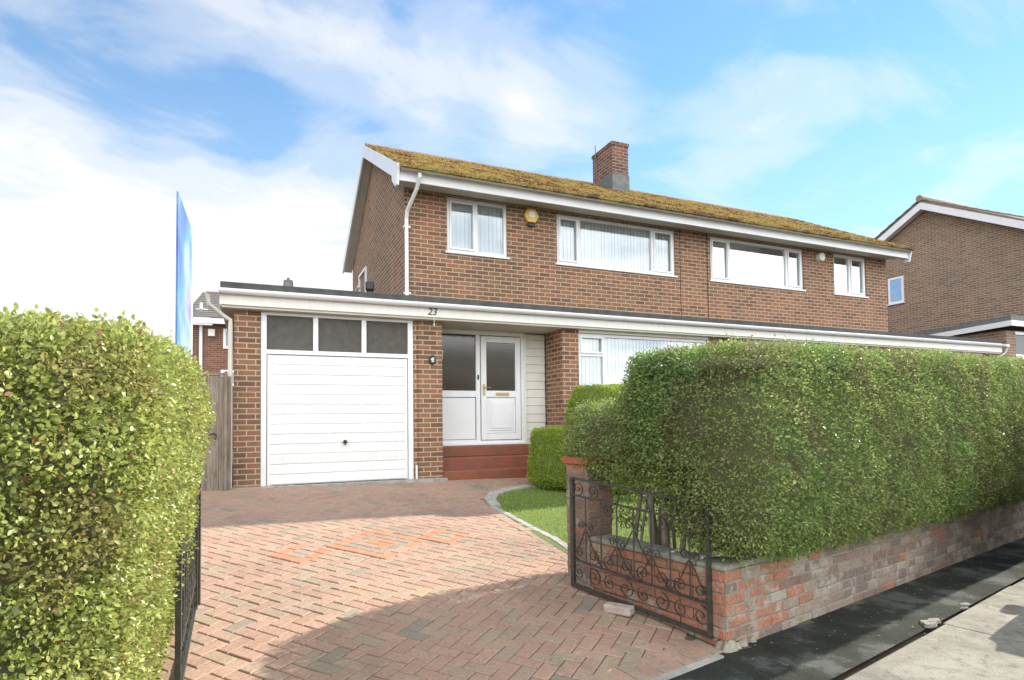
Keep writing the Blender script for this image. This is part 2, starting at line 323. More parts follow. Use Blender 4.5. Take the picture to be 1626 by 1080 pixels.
def window(parent, fx, x0, x1, z0, z1, yf, mull=(), trans=(), blind='vertical', sash=(), fw=0.055, label=None, mat=None, sill=True, glass=None):
    """frame proud front at yf; children pane, sill, blind"""
    mat = mat or M['white']; d = 0.07
    f = MB(fx); f.box(x0, x0+fw, yf, yf+d, z0, z1); f.box(x1-fw, x1, yf, yf+d, z0, z1)
    f.box(x0+fw, x1-fw, yf, yf+d, z1-fw, z1); f.box(x0+fw, x1-fw, yf, yf+d, z0, z0+fw)
    for mx_ in mull: f.box(mx_-fw*0.55, mx_+fw*0.55, yf+0.002, yf+d-0.002, z0+fw, z1-fw)
    for (a, b, zt) in trans: f.box(a, b, yf+0.003, yf+d-0.003, zt-fw*0.5, zt+fw*0.5)
    for (a, b, c, e) in sash:   # opening casements sit proud
        g = 0.035; yy = yf-0.018
        f.box(a, a+g, yy, yf+0.03, c, e); f.box(b-g, b, yy, yf+0.03, c, e); f.box(a+g, b-g, yy, yf+0.03, e-g, e); f.box(a+g, b-g, yy, yf+0.03, c, c+g)
    wn = f.build('window', mat, parent, bevel=0.004)
    if label: wn['label'] = label
    MB(fx).box(x0+fw*0.5, x1-fw*0.5, yf+0.034, yf+0.046, z0+fw*0.5, z1-fw*0.5).build('pane', glass or M['glass'], wn)
    if sill: MB(fx).box(x0-0.04, x1+0.04, yf-0.06, yf+0.02, z0-0.035, z0-0.002).build('sill', mat, wn, bevel=0.006)
    if blind:
        b = MB(fx); x = x0+fw; k = 0
        while x < x1-fw-0.02:
            a = (0.30+0.06*math.sin(k*2.1))*(1 if fx is ID else -1); c, s_ = 0.044*math.cos(a), 0.044*math.sin(a); xc = x+0.04
            b.add([(xc-c, yf+0.10-s_, z0+0.03), (xc+c, yf+0.10+s_, z0+0.03), (xc+c, yf+0.10+s_, z1-0.03), (xc-c, yf+0.10-s_, z1-0.03),
                   (xc-c, yf+0.102-s_, z0+0.03), (xc+c, yf+0.102+s_, z0+0.03), (xc+c, yf+0.102+s_, z1-0.03), (xc-c, yf+0.102-s_, z1-0.03)],
                  [(0,1,2,3),(7,6,5,4),(0,4,5,1),(3,2,6,7),(0,3,7,4),(1,5,6,2)])
            x += 0.079; k += 1
        b.build('blind', M['blind'], wn)
    return wn
def text_mesh(body, size, depth, name, mat, loc, parent, shear=0.0):
    cu = bpy.data.curves.new(name, 'FONT'); cu.body = body; cu.size = size; cu.extrude = depth; cu.shear = shear; cu.align_x = 'CENTER'; cu.align_y = 'CENTER'
    tmp = bpy.data.objects.new('tmp', cu); COL.objects.link(tmp)
    me = bpy.data.meshes.new_from_object(tmp.evaluated_get(bpy.context.evaluated_depsgraph_get()))
    bpy.data.objects.remove(tmp); me.transform(Matrix.Rotation(R(90), 4, 'X')); me.transform(Matrix.Translation(Vector(loc)))
    me.materials.clear(); me.materials.append(mat); me.name = name
    o = bpy.data.objects.new(name, me); return link(o, parent)

# ------------------------------------------------------------------ ground heights
TH = R(13.5); U = Vector((math.cos(TH), math.sin(TH))); NV = Vector((-U.y, U.x)); P0 = Vector((2.76, 3.02))
def sn(x, y): q = Vector((x, y))-P0; return q.dot(U), q.dot(NV)
def xy(s, n): q = P0+U*s+NV*n; return q.x, q.y
def zpave(x, y): s, n = sn(x, y); return -1.52-0.022*s+0.02*n
def zdrive(x, y): return -1.786-0.017*x+0.103*min(y, 9.0)
def gz(x, y):
    s, n = sn(x, y)
    if n <= 0: return zpave(x, y)
    k = min(1, n/1.3); k = k*k*(3-2*k)
    zp = -1.52-0.022*s+0.10*n
    if s > 3:
        pass
    return zp*(1-k)+zdrive(x, y)*k
exec_parts = []

# ------------------------------------------------------------------ ground sheet, road, pavement
def sheet(name, s0, s1, n0, n1, ds, dn, zf, mat, kind='structure', thick=None):
    ns = max(1, int((s1-s0)/ds)); nn = max(1, int((n1-n0)/dn)); v = []; f = []
    for j in range(nn+1):
        for i in range(ns+1):
            x, y = xy(s0+(s1-s0)*i/ns, n0+(n1-n0)*j/nn); v.append((x, y, zf(x, y)))
    for j in range(nn):
        for i in range(ns):
            a = j*(ns+1)+i; f.append((a, a+1, a+ns+2, a+ns+1))
    mb = MB(); mb.add(v, f); return mb.build(name, mat, None, kind=kind)
def tarmac():
    mt, t, p, o = newmat('old_tarmac')
    n = noise(t, 1.6, 7, 0.66); n2 = noise(t, 140, 3, 0.7)
    r = ramp(t, [(0.38, (0.030, 0.033, 0.028)), (0.50, (0.042, 0.046, 0.038)), (0.56, (0.085, 0.09, 0.083)), (0.72, (0.13, 0.135, 0.125))]); L(t, n, r.inputs[0])
    r2 = ramp(t, [(0.35, (0.6,)*3), (0.7, (1.35,)*3)]); L(t, n2, r2.inputs[0])
    L(t, mixc(t, r.outputs[0], r2.outputs[0], 1.0, 'MULTIPLY'), p.inputs['Base Color'])
    rr = N(t, 'ShaderNodeMapRange'); L(t, n, rr.inputs[0]); rr.inputs[1].default_value = 0.4; rr.inputs[2].default_value = 0.6; rr.inputs[3].default_value = 0.55; rr.inputs[4].default_value = 0.9
    p.inputs['Roughness'].default_value = 1.0; p.inputs['Specular IOR Level'].default_value = 0.1; bump(t, p, n2, 0.9, 0.008)
    return mt
def slabmat():
    mt, t, p, o = newmat('pavement_concrete')
    n = noise(t, 2.2, 7, 0.65); n2 = noise(t, 160, 3, 0.75); n3 = noise(t, 12, 6, 0.7)
    r = ramp(t, [(0.35, (0.17, 0.16, 0.135)), (0.6, (0.28, 0.265, 0.225)), (0.8, (0.16, 0.165, 0.135))]); L(t, n, r.inputs[0])
    r2 = ramp(t, [(0.35, (0.62,)*3), (0.7, (1.25,)*3)]); L(t, n2, r2.inputs[0])
    c = mixc(t, r.outputs[0], r2.outputs[0], 1.0, 'MULTIPLY')
    r3 = ramp(t, [(0.52, (0, 0, 0)), (0.66, (0.75, 0.75, 0.75))]); L(t, n3, r3.inputs[0])
    L(t, mixc(t, c, (0.10, 0.105, 0.08), r3.outputs[0]), p.inputs['Base Color']); p.inputs['Roughness'].default_value = 0.95; p.inputs['Specular IOR Level'].default_value = 0.2; bump(t, p, n2, 0.6, 0.006)
    return mt
M['tarmac'] = tarmac(); M['slab'] = slabmat()
M['grassbase'] = simple('turf', (0.09, 0.15, 0.03), (0.11, 0.13, 0.04), 0.95, 8, 0.6)
def groundz(x, y):
    s, n = sn(x, y)
    if n < -2.6: return zpave(*xy(s, -2.6))-0.20
    return gz(x, y)-0.045
MB0 = MB()
xs = [-400, -120, -40, -15, -8, -4, -2, -1, 0, 1, 2, 3, 4, 6, 8, 11, 15, 20, 28, 40, 80, 200, 500]
ys = [-400, -100, -30, -8, -2.7, -2.55, -1.2, -0.4, 0, 0.3, 0.65, 1.0, 1.3, 2, 3, 4.5, 5.6, 7, 12, 20, 40, 120, 600]
v = []; f = []
for j, n_ in enumerate(ys):
    for i, s_ in enumerate(xs):
        x, y = xy(s_, n_); sc = max(-30, min(30, s_)); xc, yc = xy(sc, n_)
        z = groundz(xc, yc) if abs(n_) < 50 else groundz(*xy(sc, math.copysign(40, n_)))
        v.append((x, y, z))
nx_ = len(xs)
for j in range(len(ys)-1):
    for i in range(nx_-1): a = j*nx_+i; f.append((a, a+1, a+nx_+1, a+nx_))
MB0.add(v, f); MB0.build('ground', M['soil'], None, kind='structure')
sheet('road', -30, 40, -9.5, -2.06, 1, 0.8, lambda x, y: zpave(*xy(sn(x, y)[0], -2.0))-0.11, M['tarmac'])
sheet('pavement', -30, 40, -0.60, 0.02, 0.6, 0.2, lambda x, y: zpave(x, y)-0.006, M['tarmac'])
# concrete slabs of the pavement with open joints
sl = MB(); s_ = -20.0; k = 0
while s_ < 30:
    L_ = 1.83; n0, n1 = -1.93, -0.604
    for (na, nb) in ((n0, n1),):
        pts = [xy(s_+0.006, na), xy(s_+L_-0.006, na), xy(s_+L_-0.006, nb+random.uniform(-.05, .0)), xy(s_+0.006, nb+random.uniform(-.05, .0))]
        dz = random.uniform(-0.003, 0.003)
        top = [(x, y, zpave(x, y)+dz) for x, y in pts]; bot = [(x, y, zpave(x, y)-0.04) for x, y in pts]
        sl.add(top+bot, [(0,1,2,3),(0,4,5,1),(1,5,6,2),(2,6,7,3),(3,7,4,0)])
    s_ += L_; k += 1
sl.build('pavement_slabs', M['slab'], None, bevel=0.004, kind='structure')
ke = MB(); s_ = -20.0
while s_ < 30:
    pts = [xy(s_+0.004, -2.06), xy(s_+0.91, -2.06), xy(s_+0.91, -1.936), xy(s_+0.004, -1.936)]
    top = [(x, y, zpave(x, y)-0.002) for x, y in pts]; bot = [(x, y, zpave(x, y)-0.16) for x, y in pts]
    ke.add(top+bot, [(0,1,2,3),(0,4,5,1),(1,5,6,2),(2,6,7,3),(3,7,4,0)]); s_ += 0.915
ke.build('kerb', M['concrete'], None, bevel=0.012, kind='structure')

# ------------------------------------------------------------------ block paving
def pip(x, y, poly):
    c = False; n = len(poly); j = n-1
    for i in range(n):
        xi, yi = poly[i]; xj, yj = poly[j]
        if (yi > y) != (yj > y) and x < (xj-xi)*(y-yi)/(yj-yi)+xi: c = not c
        j = i
    return c
LAWN = [(2.93, 3.35), (2.95, 5.6), (2.88, 6.4), (2.84, 7.0), (2.90, 7.45), (3.08, 7.8), (3.37, 8.05), (3.75, 8.2), (4.2, 8.22), (4.7, 8.25), (4.9, 8.95), (8.6, 8.95), (8.6, 4.45)]
FR = xy(0, 0.0)
DRIVE = [xy(-4.2, 0.215), xy(0.04, 0.215), (2.78, 3.4), (2.66, 4.3), (2.72, 5.6), (2.66, 6.4), (2.62, 7.0), (2.68, 7.5), (2.9, 7.98), (3.3, 8.27), (3.75, 8.4), (4.9, 8.45), (4.9, 8.93), (-1.6, 8.93)]
tones = []
pv = MB()
def paver(mb, tl, cx, cy, ang, lx, ly, tone, dz=0.0, zf=gz, ch=0.006, h=0.03):
    c, s = math.cos(ang), math.sin(ang); hx, hy = lx/2, ly/2
    tx, ty = random.gauss(0, 0.006), random.gauss(0, 0.006); dz += random.gauss(0, 0.0013)
    V = []
    for (k, zz) in ((0.0, -h), (0.0, -ch*0.8), (ch, 0.0)):
        for (a, b) in ((-1, -1), (1, -1), (1, 1), (-1, 1)):
            px, py = a*(hx-k), b*(hy-k); x = cx+px*c-py*s; y = cy+px*s+py*c
            V.append((x, y, zf(x, y)+zz+dz+px*tx+py*ty))
    F = [(8, 9, 10, 11)]+[(i, (i+1) % 4, 4+(i+1) % 4, 4+i) for i in range(4)]+[(4+i, 4+(i+1) % 4, 8+(i+1) % 4, 8+i) for i in range(4)]
    mb.add(V, F); tl += [tone]*12
def base_tone():
    r = random.random()
    if r < .38: return random.uniform(0.0, .14)
    if r < .64: return random.uniform(.15, .30)
    if r < .72: return random.uniform(.36, .48)
    if r < .92: return random.uniform(.52, .64)
    if r < .95: return random.uniform(.66, .78)
    return random.uniform(.80, .84)
A = R(-48); ca, sa = math.cos(A), math.sin(A); CX, CY = 1.10, 5.93
SQ = [((0.375-CX), (5.80-CY), .2), (0.02, 0.0, .35), ((1.81-CX), (6.0-CY), .2)]
SQ = [(dx*ca+dy*sa, -dx*sa+dy*ca, h) for dx, dy, h in SQ]      # squares of brighter blocks, in the axes of the herringbone
def inlay():
    for pc, qc, h in SQ:
        r = h; ring = 0
        while r > .06:
            tone = (.9, .68, .9, .66)[ring] if h > .3 else (.9, .47)[min(ring, 1)]
            L_ = 2*r-.1; n = max(1, round(L_/.2)); l = L_/n
            if r <= .101:      # the heart of a small square: two blocks side by side
                for o in (-.05, .05): put(pc, qc+o, .2, .1, tone)
                break
            for k in range(4):
                c, q = ((1, 0), (0, 1), (-1, 0), (0, -1))[k]
                for j in range(n):
                    u = -r+l*(j+.5); v = -(r-.05); px, py = u*c-v*q, u*q+v*c
                    put(pc+px, qc+py, l if k % 2 == 0 else .1, .1 if k % 2 == 0 else l, tone)
            r -= .1; ring += 1
        if 0 < r <= .06: put(pc, qc, .1, .1, .9)
def put(p, q, w_, h_, tone):
    x = CX+p*ca-q*sa; y = CY+p*sa+q*ca
    if random.random() < .12 and tone > .85: tone = .05
    paver(pv, tones, x, y, A, w_-.004, h_-.004, min(1, tone+random.uniform(-.012, .012)), .006)
G_ = 0.1015; K = 60
for i in range(-K, K):
    for j in range(-K, K):
        # 90 degree herringbone cell
        k = (i-j) % 4
        if k == 0: px, py, w_, h_ = (i+1)*G_, (j+.5)*G_, .2, .1
        elif k == 3: px, py, w_, h_ = (i+.5)*G_, (j+1)*G_, .1, .2
        else: continue
        x = CX+px*ca-py*sa; y = CY+px*sa+py*ca
        if not (pip(x, y, DRIVE) or pip(x+.09, y, DRIVE) or pip(x-.09, y, DRIVE) or pip(x, y+.09, DRIVE) or pip(x, y-.09, DRIVE)): continue
        under = any(max(abs(px-pc), abs(py-qc)) < h+.12 for pc, qc, h in SQ)
        paver(pv, tones, x, y, A, w_-0.004, h_-0.004, base_tone(), -.002 if under else 0)
inlay()
# soldier course at the street edge
s_ = -4.6
while s_ < 0.0:
    x, y = xy(s_+0.051, 0.11); paver(pv, tones, x, y, TH, 0.097, 0.205, base_tone(), 0.003); s_ += 0.1015
# soldier course along the lawn edge
edge = [(2.70, 3.5), (2.83, 5.6), (2.77, 6.4), (2.73, 7.0), (2.79, 7.48), (2.99, 7.88), (3.34, 8.16), (3.75, 8.31), (4.4, 8.35)]
def along(pts, step):
    out = []; acc = 0; pts = [Vector(p) for p in pts]; d = 0
    for a, b in zip(pts[:-1], pts[1:]):
        l = (b-a).length
        while d < l: out.append((a+(b-a)*(d/l), math.atan2(b.y-a.y, b.x-a.x))); d += step
        d -= l
    return out
for p, an in along(edge, 0.1015):
    if p.y < 4.75: continue
    paver(pv, tones, p.x+.02, p.y, an, 0.097, 0.235, base_tone(), 0.003)
ob = pv.build('driveway', M['paver'], None, uv=False, kind='structure')
at = ob.data.attributes.new('tone', 'FLOAT', 'POINT'); at.data.foreach_set('value', np.array(tones, dtype=np.float32))
# jointing sand bed
bed = MB(); gx = np.arange(-1.7, 5.01, 0.28); gy = np.arange(1.4, 9.0, 0.2); v = []; f = []
for yy in gy:
    for xx in gx: v.append((xx, yy, gz(xx, yy)-0.0075))
for j in range(len(gy)-1):
    for i in range(len(gx)-1):
        xm, ym = gx[i]+.14, gy[j]+.1
        if sn(xm, ym)[1] < -0.0: continue
        if pip(xm, ym, LAWN) : continue
        a = j*len(gx)+i; f.append((a, a+1, a+len(gx)+1, a+len(gx)))
bed.add(v, f); bed.build('driveway_bed', M['joint'], None, kind='structure')
# white edging where the drive meets the pavement
eg = MB(); pts = [xy(-4.2, -0.05), xy(-0.02, -0.05), xy(-0.02, -0.004), xy(-4.2, -0.004)]
top = [(x, y, zpave(x, y)+0.006) for x, y in pts]; bot = [(x, y, zpave(x, y)-0.05) for x, y in pts]
eg.add(top+bot, [(0,1,2,3),(0,4,5,1),(1,5,6,2),(2,6,7,3),(3,7,4,0)]); eg.build('driveway_edging', M['concrete'], None, kind='structure')
# garden kerb
kb = MB()
kl = [(2.885, 4.8), (2.925, 5.6), (2.86, 6.4), (2.83, 7.0), (2.90, 7.43), (3.09, 7.77), (3.40, 8.01), (3.76, 8.15), (4.5, 8.2)]
for p, an in along(kl, 0.20):
    c, s = math.cos(an), math.sin(an); wv = 0.045 if p.y < 7.1 else 0.075; zt = 0.012 if p.y < 7.1 else 0.035
    V = []
    for zz in (-.06, zt+random.uniform(-.003, .003)):
        for a, b in ((-.097, -wv), (.097, -wv), (.097, wv), (-.097, wv)):
            x = p.x+a*c-b*s; y = p.y+a*s+b*c; V.append((x, y, gz(x, y)+zz))
    kb.add(V, [(4,5,6,7),(0,1,5,4),(1,2,6,5),(2,3,7,6),(3,0,4,7)])
kb.build('lawn_kerb', M['concrete'], None, bevel=0.01, kind='structure')

# ------------------------------------------------------------------ lawn
def grass(name, poly, n, h, base_name, box):
    v = []; f = []; gx = np.arange(box[0], box[1]+.01, .3); gy = np.arange(box[2], box[3]+.01, .3)
    b = MB(); bmv = [(x, y, gz(x, y)+0.004) for y in gy for x in gx]; ff = []
    for j in range(len(gy)-1):
        for i in range(len(gx)-1):
            if pip(gx[i]+.15, gy[j]+.15, poly): a = j*len(gx)+i; ff.append((a, a+1, a+len(gx)+1, a+len(gx)))
    b.add(bmv, ff); b.build(base_name, M['grassbase'], None, kind='structure')
    V = []; F = []; T = []
    k = 0
    while k < n:
        x = random.uniform(box[0], box[1]); y = random.uniform(box[2], box[3])
        if not pip(x, y, poly): continue
        z = gz(x, y)+0.003; a = random.uniform(0, 6.28); hh = h*random.uniform(.5, 1.2); wd = 0.0035; lx, ly = random.gauss(0, .35)*hh, random.gauss(0, .35)*hh
        cx_, sx_ = math.cos(a)*wd, math.sin(a)*wd; i0 = len(V)
        V += [(x-cx_, y-sx_, z), (x+cx_, y+sx_, z), (x+lx, y+ly, z+hh)]; F.append((i0, i0+1, i0+2)); T += [random.random()]*3; k += 1
    me = bpy.data.meshes.new(name); me.from_pydata(V, [], F); me.materials.append(M['grass'])
    at = me.attributes.new('tone', 'FLOAT', 'POINT'); at.data.foreach_set('value', np.array(T, dtype=np.float32))
    o = bpy.data.objects.new(name, me); COL.objects.link(o); o['kind'] = 'stuff'; o['label'] = 'short bright green lawn grass behind the kerb'; o['category'] = 'grass'
M['grass'] = attrmat('grass_blades', 'tone', [(0, (0.18, 0.28, 0.04)), (0.6, (0.29, 0.40, 0.06)), (1, (0.42, 0.47, 0.13))], 0.6, 30, 0.1, 0, trans=0.35)
grass('lawn_grass', LAWN, 45000, 0.035, 'lawn', (2.8, 6.5, 3.4, 9.0))
# ------------------------------------------------------------------ leaves
def leafmat(name, stops, trans=0.3, patches=None, spec=0.5, rough=0.45):
    def ex(t, c):
        if not patches: return c
        for (sc, lo, hi, col, amt) in patches:
            n = noise(t, sc, 4, 0.6); r = ramp(t, [(lo, (0, 0, 0)), (hi, (amt,)*3)]); L(t, n, r.inputs[0]); c = mixc(t, c, col, r.outputs[0])
        return c
    return attrmat(name, 'tone', stops, rough, 40, 0.12, 0, ex, trans, spec)
GREENS = [(0.0, (0.14, 0.18, 0.065)), (0.3, (0.20, 0.265, 0.08)), (0.6, (0.29, 0.365, 0.11)), (0.85, (0.39, 0.46, 0.16)), (0.93, (0.38, 0.37, 0.13)), (1.0, (0.26, 0.14, 0.08))]
M['leaf_r'] = leafmat('privet_leaf_street', GREENS, 0.34, [(2.1, .50, .64, (0.20, 0.135, 0.09), .6), (1.5, .54, .66, (0.15, 0.30, 0.07), .6)], 0.3, 0.5)
M['leaf_l'] = leafmat('privet_leaf_near', [(0.0, (0.15, 0.19, 0.055)), (0.3, (0.24, 0.29, 0.075)), (0.6, (0.37, 0.42, 0.11)), (0.85, (0.50, 0.54, 0.17)), (0.94, (0.52, 0.48, 0.18)), (1.0, (0.30, 0.14, 0.07))], 0.4, [(3.0, .53, .66, (0.26, 0.17, 0.08), .5)], 0.5, 0.4)
M['leaf_gold'] = leafmat('golden_box_leaf', [(0.0, (0.20, 0.28, 0.03)), (0.5, (0.33, 0.44, 0.05)), (1.0, (0.48, 0.58, 0.09))], 0.42, [(6, .55, .68, (0.22, 0.22, 0.06), .3)])
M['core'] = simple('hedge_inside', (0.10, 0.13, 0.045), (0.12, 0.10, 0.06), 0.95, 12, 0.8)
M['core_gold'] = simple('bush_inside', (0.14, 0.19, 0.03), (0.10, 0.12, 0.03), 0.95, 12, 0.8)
M['twig'] = simple('hedge_twig', (0.20, 0.15, 0.10), (0.13, 0.10, 0.07), 0.85, 20)
M['stem'] = simple('hedge_stem', (0.30, 0.26, 0.20), (0.16, 0.13, 0.09), 0.85, 9, 0.6, 30)
def hashn(x, y, z, f):
    return (np.sin(x*f*1.7+y*f*.9+1.3)+np.sin(y*f*1.9-z*f*1.1+.4)+np.sin(z*f*2.1+x*f*.7+2.2)+.6*np.sin((x+y-z)*f*3.7))/3.6
def leaves(P, Nn, size, seed, aspect=.55, spread=.75, droop=-.1, jit=.02):
    """P,N arrays -> vertices, faces and tone of folded leaves"""
    g = np.random.default_rng(seed); n = len(P)
    d = Nn + g.normal(0, spread, (n, 3)); d[:, 2] += droop; d /= np.linalg.norm(d, axis=1)[:, None]+1e-9      # leaf points along d
    r = g.normal(0, 1, (n, 3)); up = Nn+0.8*g.normal(0, 1, (n, 3)); side = np.cross(d, up); side /= np.linalg.norm(side, axis=1)[:, None]+1e-9
    nr = np.cross(side, d)
    s = size*g.uniform(.6, 1.25, n)[:, None]; P = P+g.normal(0, jit, (n, 3))
    w_ = side*s*aspect*.5; a = P; b = P+d*s*.3+w_*.9+nr*s*.09; b2 = P+d*s*.68+w_*.8+nr*s*.07; c = P+d*s; e2 = P+d*s*.68-w_*.8+nr*s*.07; e = P+d*s*.3-w_*.9+nr*s*.09
    V = np.stack([a, b, b2, c, e2, e], 1).reshape(-1, 3)
    i = np.arange(n)*6; F = np.stack([np.stack([i, i+1, i+2], 1), np.stack([i, i+2, i+3], 1), np.stack([i, i+3, i+4], 1), np.stack([i, i+4, i+5], 1)], 1).reshape(-1, 3)
    return V, F
def leaf_object(name, V, F, tone, mat, parent):
    me = bpy.data.meshes.new(name); nv = len(V); nf = len(F)
    me.vertices.add(nv); me.vertices.foreach_set('co', V.astype(np.float32).ravel())
    me.loops.add(nf*3); me.loops.foreach_set('vertex_index', F.astype(np.int32).ravel())
    me.polygons.add(nf); me.polygons.foreach_set('loop_start', np.arange(0, nf*3, 3, dtype=np.int32)); me.polygons.foreach_set('loop_total', np.full(nf, 3, dtype=np.int32))
    me.update(calc_edges=True)
    at = me.attributes.new('tone', 'FLOAT', 'POINT'); at.data.foreach_set('value', tone.astype(np.float32))
    me.materials.append(mat); o = bpy.data.objects.new(name, me); link(o, parent); return o
def sample_tris(V, T, n, seed):
    g = np.random.default_rng(seed); a, b, c = V[T[:, 0]], V[T[:, 1]], V[T[:, 2]]
    cr = np.cross(b-a, c-a); ar = np.linalg.norm(cr, axis=1)/2; p = ar/ar.sum()
    k = g.choice(len(T), n, p=p); u = g.random((n, 2)); fl = u.sum(1) > 1; u[fl] = 1-u[fl]
    P = a[k]+(b-a)[k]*u[:, :1]+(c-a)[k]*u[:, 1:]; Nn = cr[k]/(np.linalg.norm(cr[k], axis=1)[:, None]+1e-12)
    return P, Nn, ar.sum()
def grid_surface(rings):
    """rings: list of (m,3) arrays, closed loops bottom to top, then to the middle"""
    m_ = len(rings[0]); V = np.concatenate(rings); T = []
    for r in range(len(rings)-1):
        for i in range(m_):
            a = r*m_+i; b = r*m_+(i+1) % m_; T += [(a, b, b+m_), (a, b+m_, a+m_)]
    return V, np.array(T)
def resample(poly, step, rad=0.25):
    """rounded closed outline (counter clockwise) -> points, outward normals"""
    n = len(poly); out = []
    for i in range(n):
        p = Vector(poly[i]); a = Vector(poly[i-1]); b = Vector(poly[(i+1) % n]); r = min(rad, (a-p).length*.45, (b-p).length*.45)
        q0 = p+(a-p).normalized()*r; q1 = p+(b-p).normalized()*r
        for k in range(7):
            t = k/6; out.append(q0*(1-t)**2+p*2*t*(1-t)+q1*t*t)
    d = []; m_ = len(out); res = []
    for i in range(m_):
        a, b = out[i], out[(i+1) % m_]; l = (b-a).length; k = max(1, round(l/step))
        for j in range(k): res.append(a+(b-a)*(j/k))
    m_ = len(res); P = np.array([[p.x, p.y] for p in res]); Tn = np.roll(P, -1, 0)-np.roll(P, 1, 0); Tn /= np.linalg.norm(Tn, axis=1)[:, None]+1e-9
    return P, np.stack([Tn[:, 1], -Tn[:, 0]], 1)
def hedge_surface(poly, zb, zt, prof, step=.1, rad=.25, lump=.03, inward=.42, topr=.12):
    P, Nn = resample(poly, step, rad); rings = []
    b = np.array([zb(x, y) for x, y in P]); t = np.array([zt(x, y) for x, y in P])
    for u, off in prof:
        q = P+Nn*off; rings.append(np.column_stack([q, b+(t-topr-b)*u]))
    for k in range(1, 5):   # rounded shoulder
        a = k/4*math.pi/2; q = P+Nn*(prof[-1][1]-topr*(1-math.cos(a))); rings.append(np.column_stack([q, t-topr+topr*math.sin(a)]))
    for k in range(1, 4):
        q = P+Nn*(prof[-1][1]-topr-(inward-topr)*k/3); rings.append(np.column_stack([q, t+.012*k/3]))
    V, T = grid_surface(rings)
    l = hashn(V[:, 0], V[:, 1], V[:, 2], 3.1)*lump+hashn(V[:, 0], V[:, 1], V[:, 2], 8.3)*lump*.5
    nv = np.concatenate([np.column_stack([Nn, np.zeros(len(Nn))])]*len(rings)); V = V+nv*l[:, None]; V[:, 2] += l*.6
    k0 = len(prof)*len(P); IN = -nv.copy(); IN[k0:, :2] *= .6; IN[k0:, 2] = -1.0; IN[k0-len(P):k0, 2] = -.6
    return V, T, IN
def make_hedge(name, label, surf, n, size, mat, seed, cut=None, tbias=0.0, core_in=.07, cull=None, **kw):
    V, T = surf[:2]
    root = empty(name, (float(V[:, 0].mean()), float(V[:, 1].mean()), float(V[:, 2].min()))); tag(root, label, 'hedge')
    P, Nn, area = sample_tris(V, T, n, seed)
    g = np.random.default_rng(seed+5)
    dep = np.abs(g.normal(0, .035, n)); P = P-Nn*dep[:, None]
    keep = np.ones(n, bool)
    cl = hashn(P[:, 0], P[:, 1], P[:, 2], 13)+.7*hashn(P[:, 2], P[:, 0], P[:, 1], 29)
    keep &= ~((cl < -.6) & (g.random(n) < .5))
    if cut is not None: keep &= ~cut(P)
    if cull is not None: keep &= ~cull(P, Nn)
    P = P[keep]+Nn[keep]*(cl[keep]*.022)[:, None]; Nn = Nn[keep]; cl = cl[keep]
    LV, LF = leaves(P, Nn, size, seed+1, **kw)
    tone = np.clip(.42+tbias+cl*.16+g.normal(0, .17, len(P)), 0, .92); old = g.random(len(P)) < .025; tone[old] = 1.0
    leaf_object('foliage', LV, LF, np.repeat(tone, 6), mat, root)
    # dark inside
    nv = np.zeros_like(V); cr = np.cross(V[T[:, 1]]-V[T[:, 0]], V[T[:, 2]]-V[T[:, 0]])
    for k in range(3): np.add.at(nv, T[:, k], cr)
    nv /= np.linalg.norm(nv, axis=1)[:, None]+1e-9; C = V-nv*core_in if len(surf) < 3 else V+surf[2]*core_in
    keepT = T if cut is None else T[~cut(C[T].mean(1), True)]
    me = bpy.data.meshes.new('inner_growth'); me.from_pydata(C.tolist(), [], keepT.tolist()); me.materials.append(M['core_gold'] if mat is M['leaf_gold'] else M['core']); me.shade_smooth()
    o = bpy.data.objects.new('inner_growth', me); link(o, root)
    return root, P, Nn
# right-hand hedge along the street wall and round the drive corner
def ztop_r(x, y):
    s, n = sn(x, y)
    hi = .50+.036*max(0, min(8, s))
    # steps down towards the drive pillar
    k = min((y-3.90)/.20, (3.80-x)/.25)
    k = min(1, max(0, k)); k = k*k*(3-2*k)
    return hi*(1-k)+.13*k
def zbot_r(x, y):
    s, n = sn(x, y)
    return -.99-.022*s+(0.0 if s > .5 else .04) if n < .6 or s > .5 else -.52
PROF_R = [(0, -.04), (.07, .08), (.2, .17), (.45, .21), (.75, .18), (1.0, .11)]
HP = [xy(.14, -.10), xy(9.6, -.10), xy(9.6, .95), xy(.35, .95)]
HQ = [xy(.30, .35), xy(1.1, .60), (3.62, 4.72), (2.74, 4.72), (2.72, 4.2)]
surf = hedge_surface(HP, zbot_r, ztop_r, [(0, -.04), (.07, .08), (.2, .17), (.45, .21), (.75, .18), (1.0, .11)], .09, .22, .035, .40, .10)
V2, T2, I2 = hedge_surface(HQ, zbot_r, ztop_r, PROF_R, .09, .22, .03, .36, .10)
surf = (np.concatenate([surf[0], V2]), np.concatenate([surf[1], T2+len(surf[0])]), np.concatenate([surf[2], I2]))
def cut_r(P, core=False):
    s = (P[:, 0]-P0.x)*U.x+(P[:, 1]-P0.y)*U.y; n = (P[:, 0]-P0.x)*NV.x+(P[:, 1]-P0.y)*NV.y
    # bare stems above the return wall, open below
    lim = -.50 - .40*np.clip((.62-n)/.3, 0, 1) + .05*hashn(P[:, 0], P[:, 1], P[:, 2], 9)
    if core: return (s < 1.2) & (n > .25) & (P[:, 2] < -.28)
    return (s < .75) & (n > .40) & (P[:, 2] < lim)
g = np.random.default_rng(9)
hr, PR, NR = make_hedge('privet_hedge', 'tall clipped green hedge above the old brick wall beside the pavement', surf, 430000, .0235, M['leaf_r'], 3, cut_r, .0, core_in=.10, cull=lambda P, N: ((N @ np.array([NV.x, NV.y, 0])) > .3) & (P[:, 0] > 4.2) & (g.random(len(P)) < .75))
tw = MB(); g = np.random.default_rng(9)
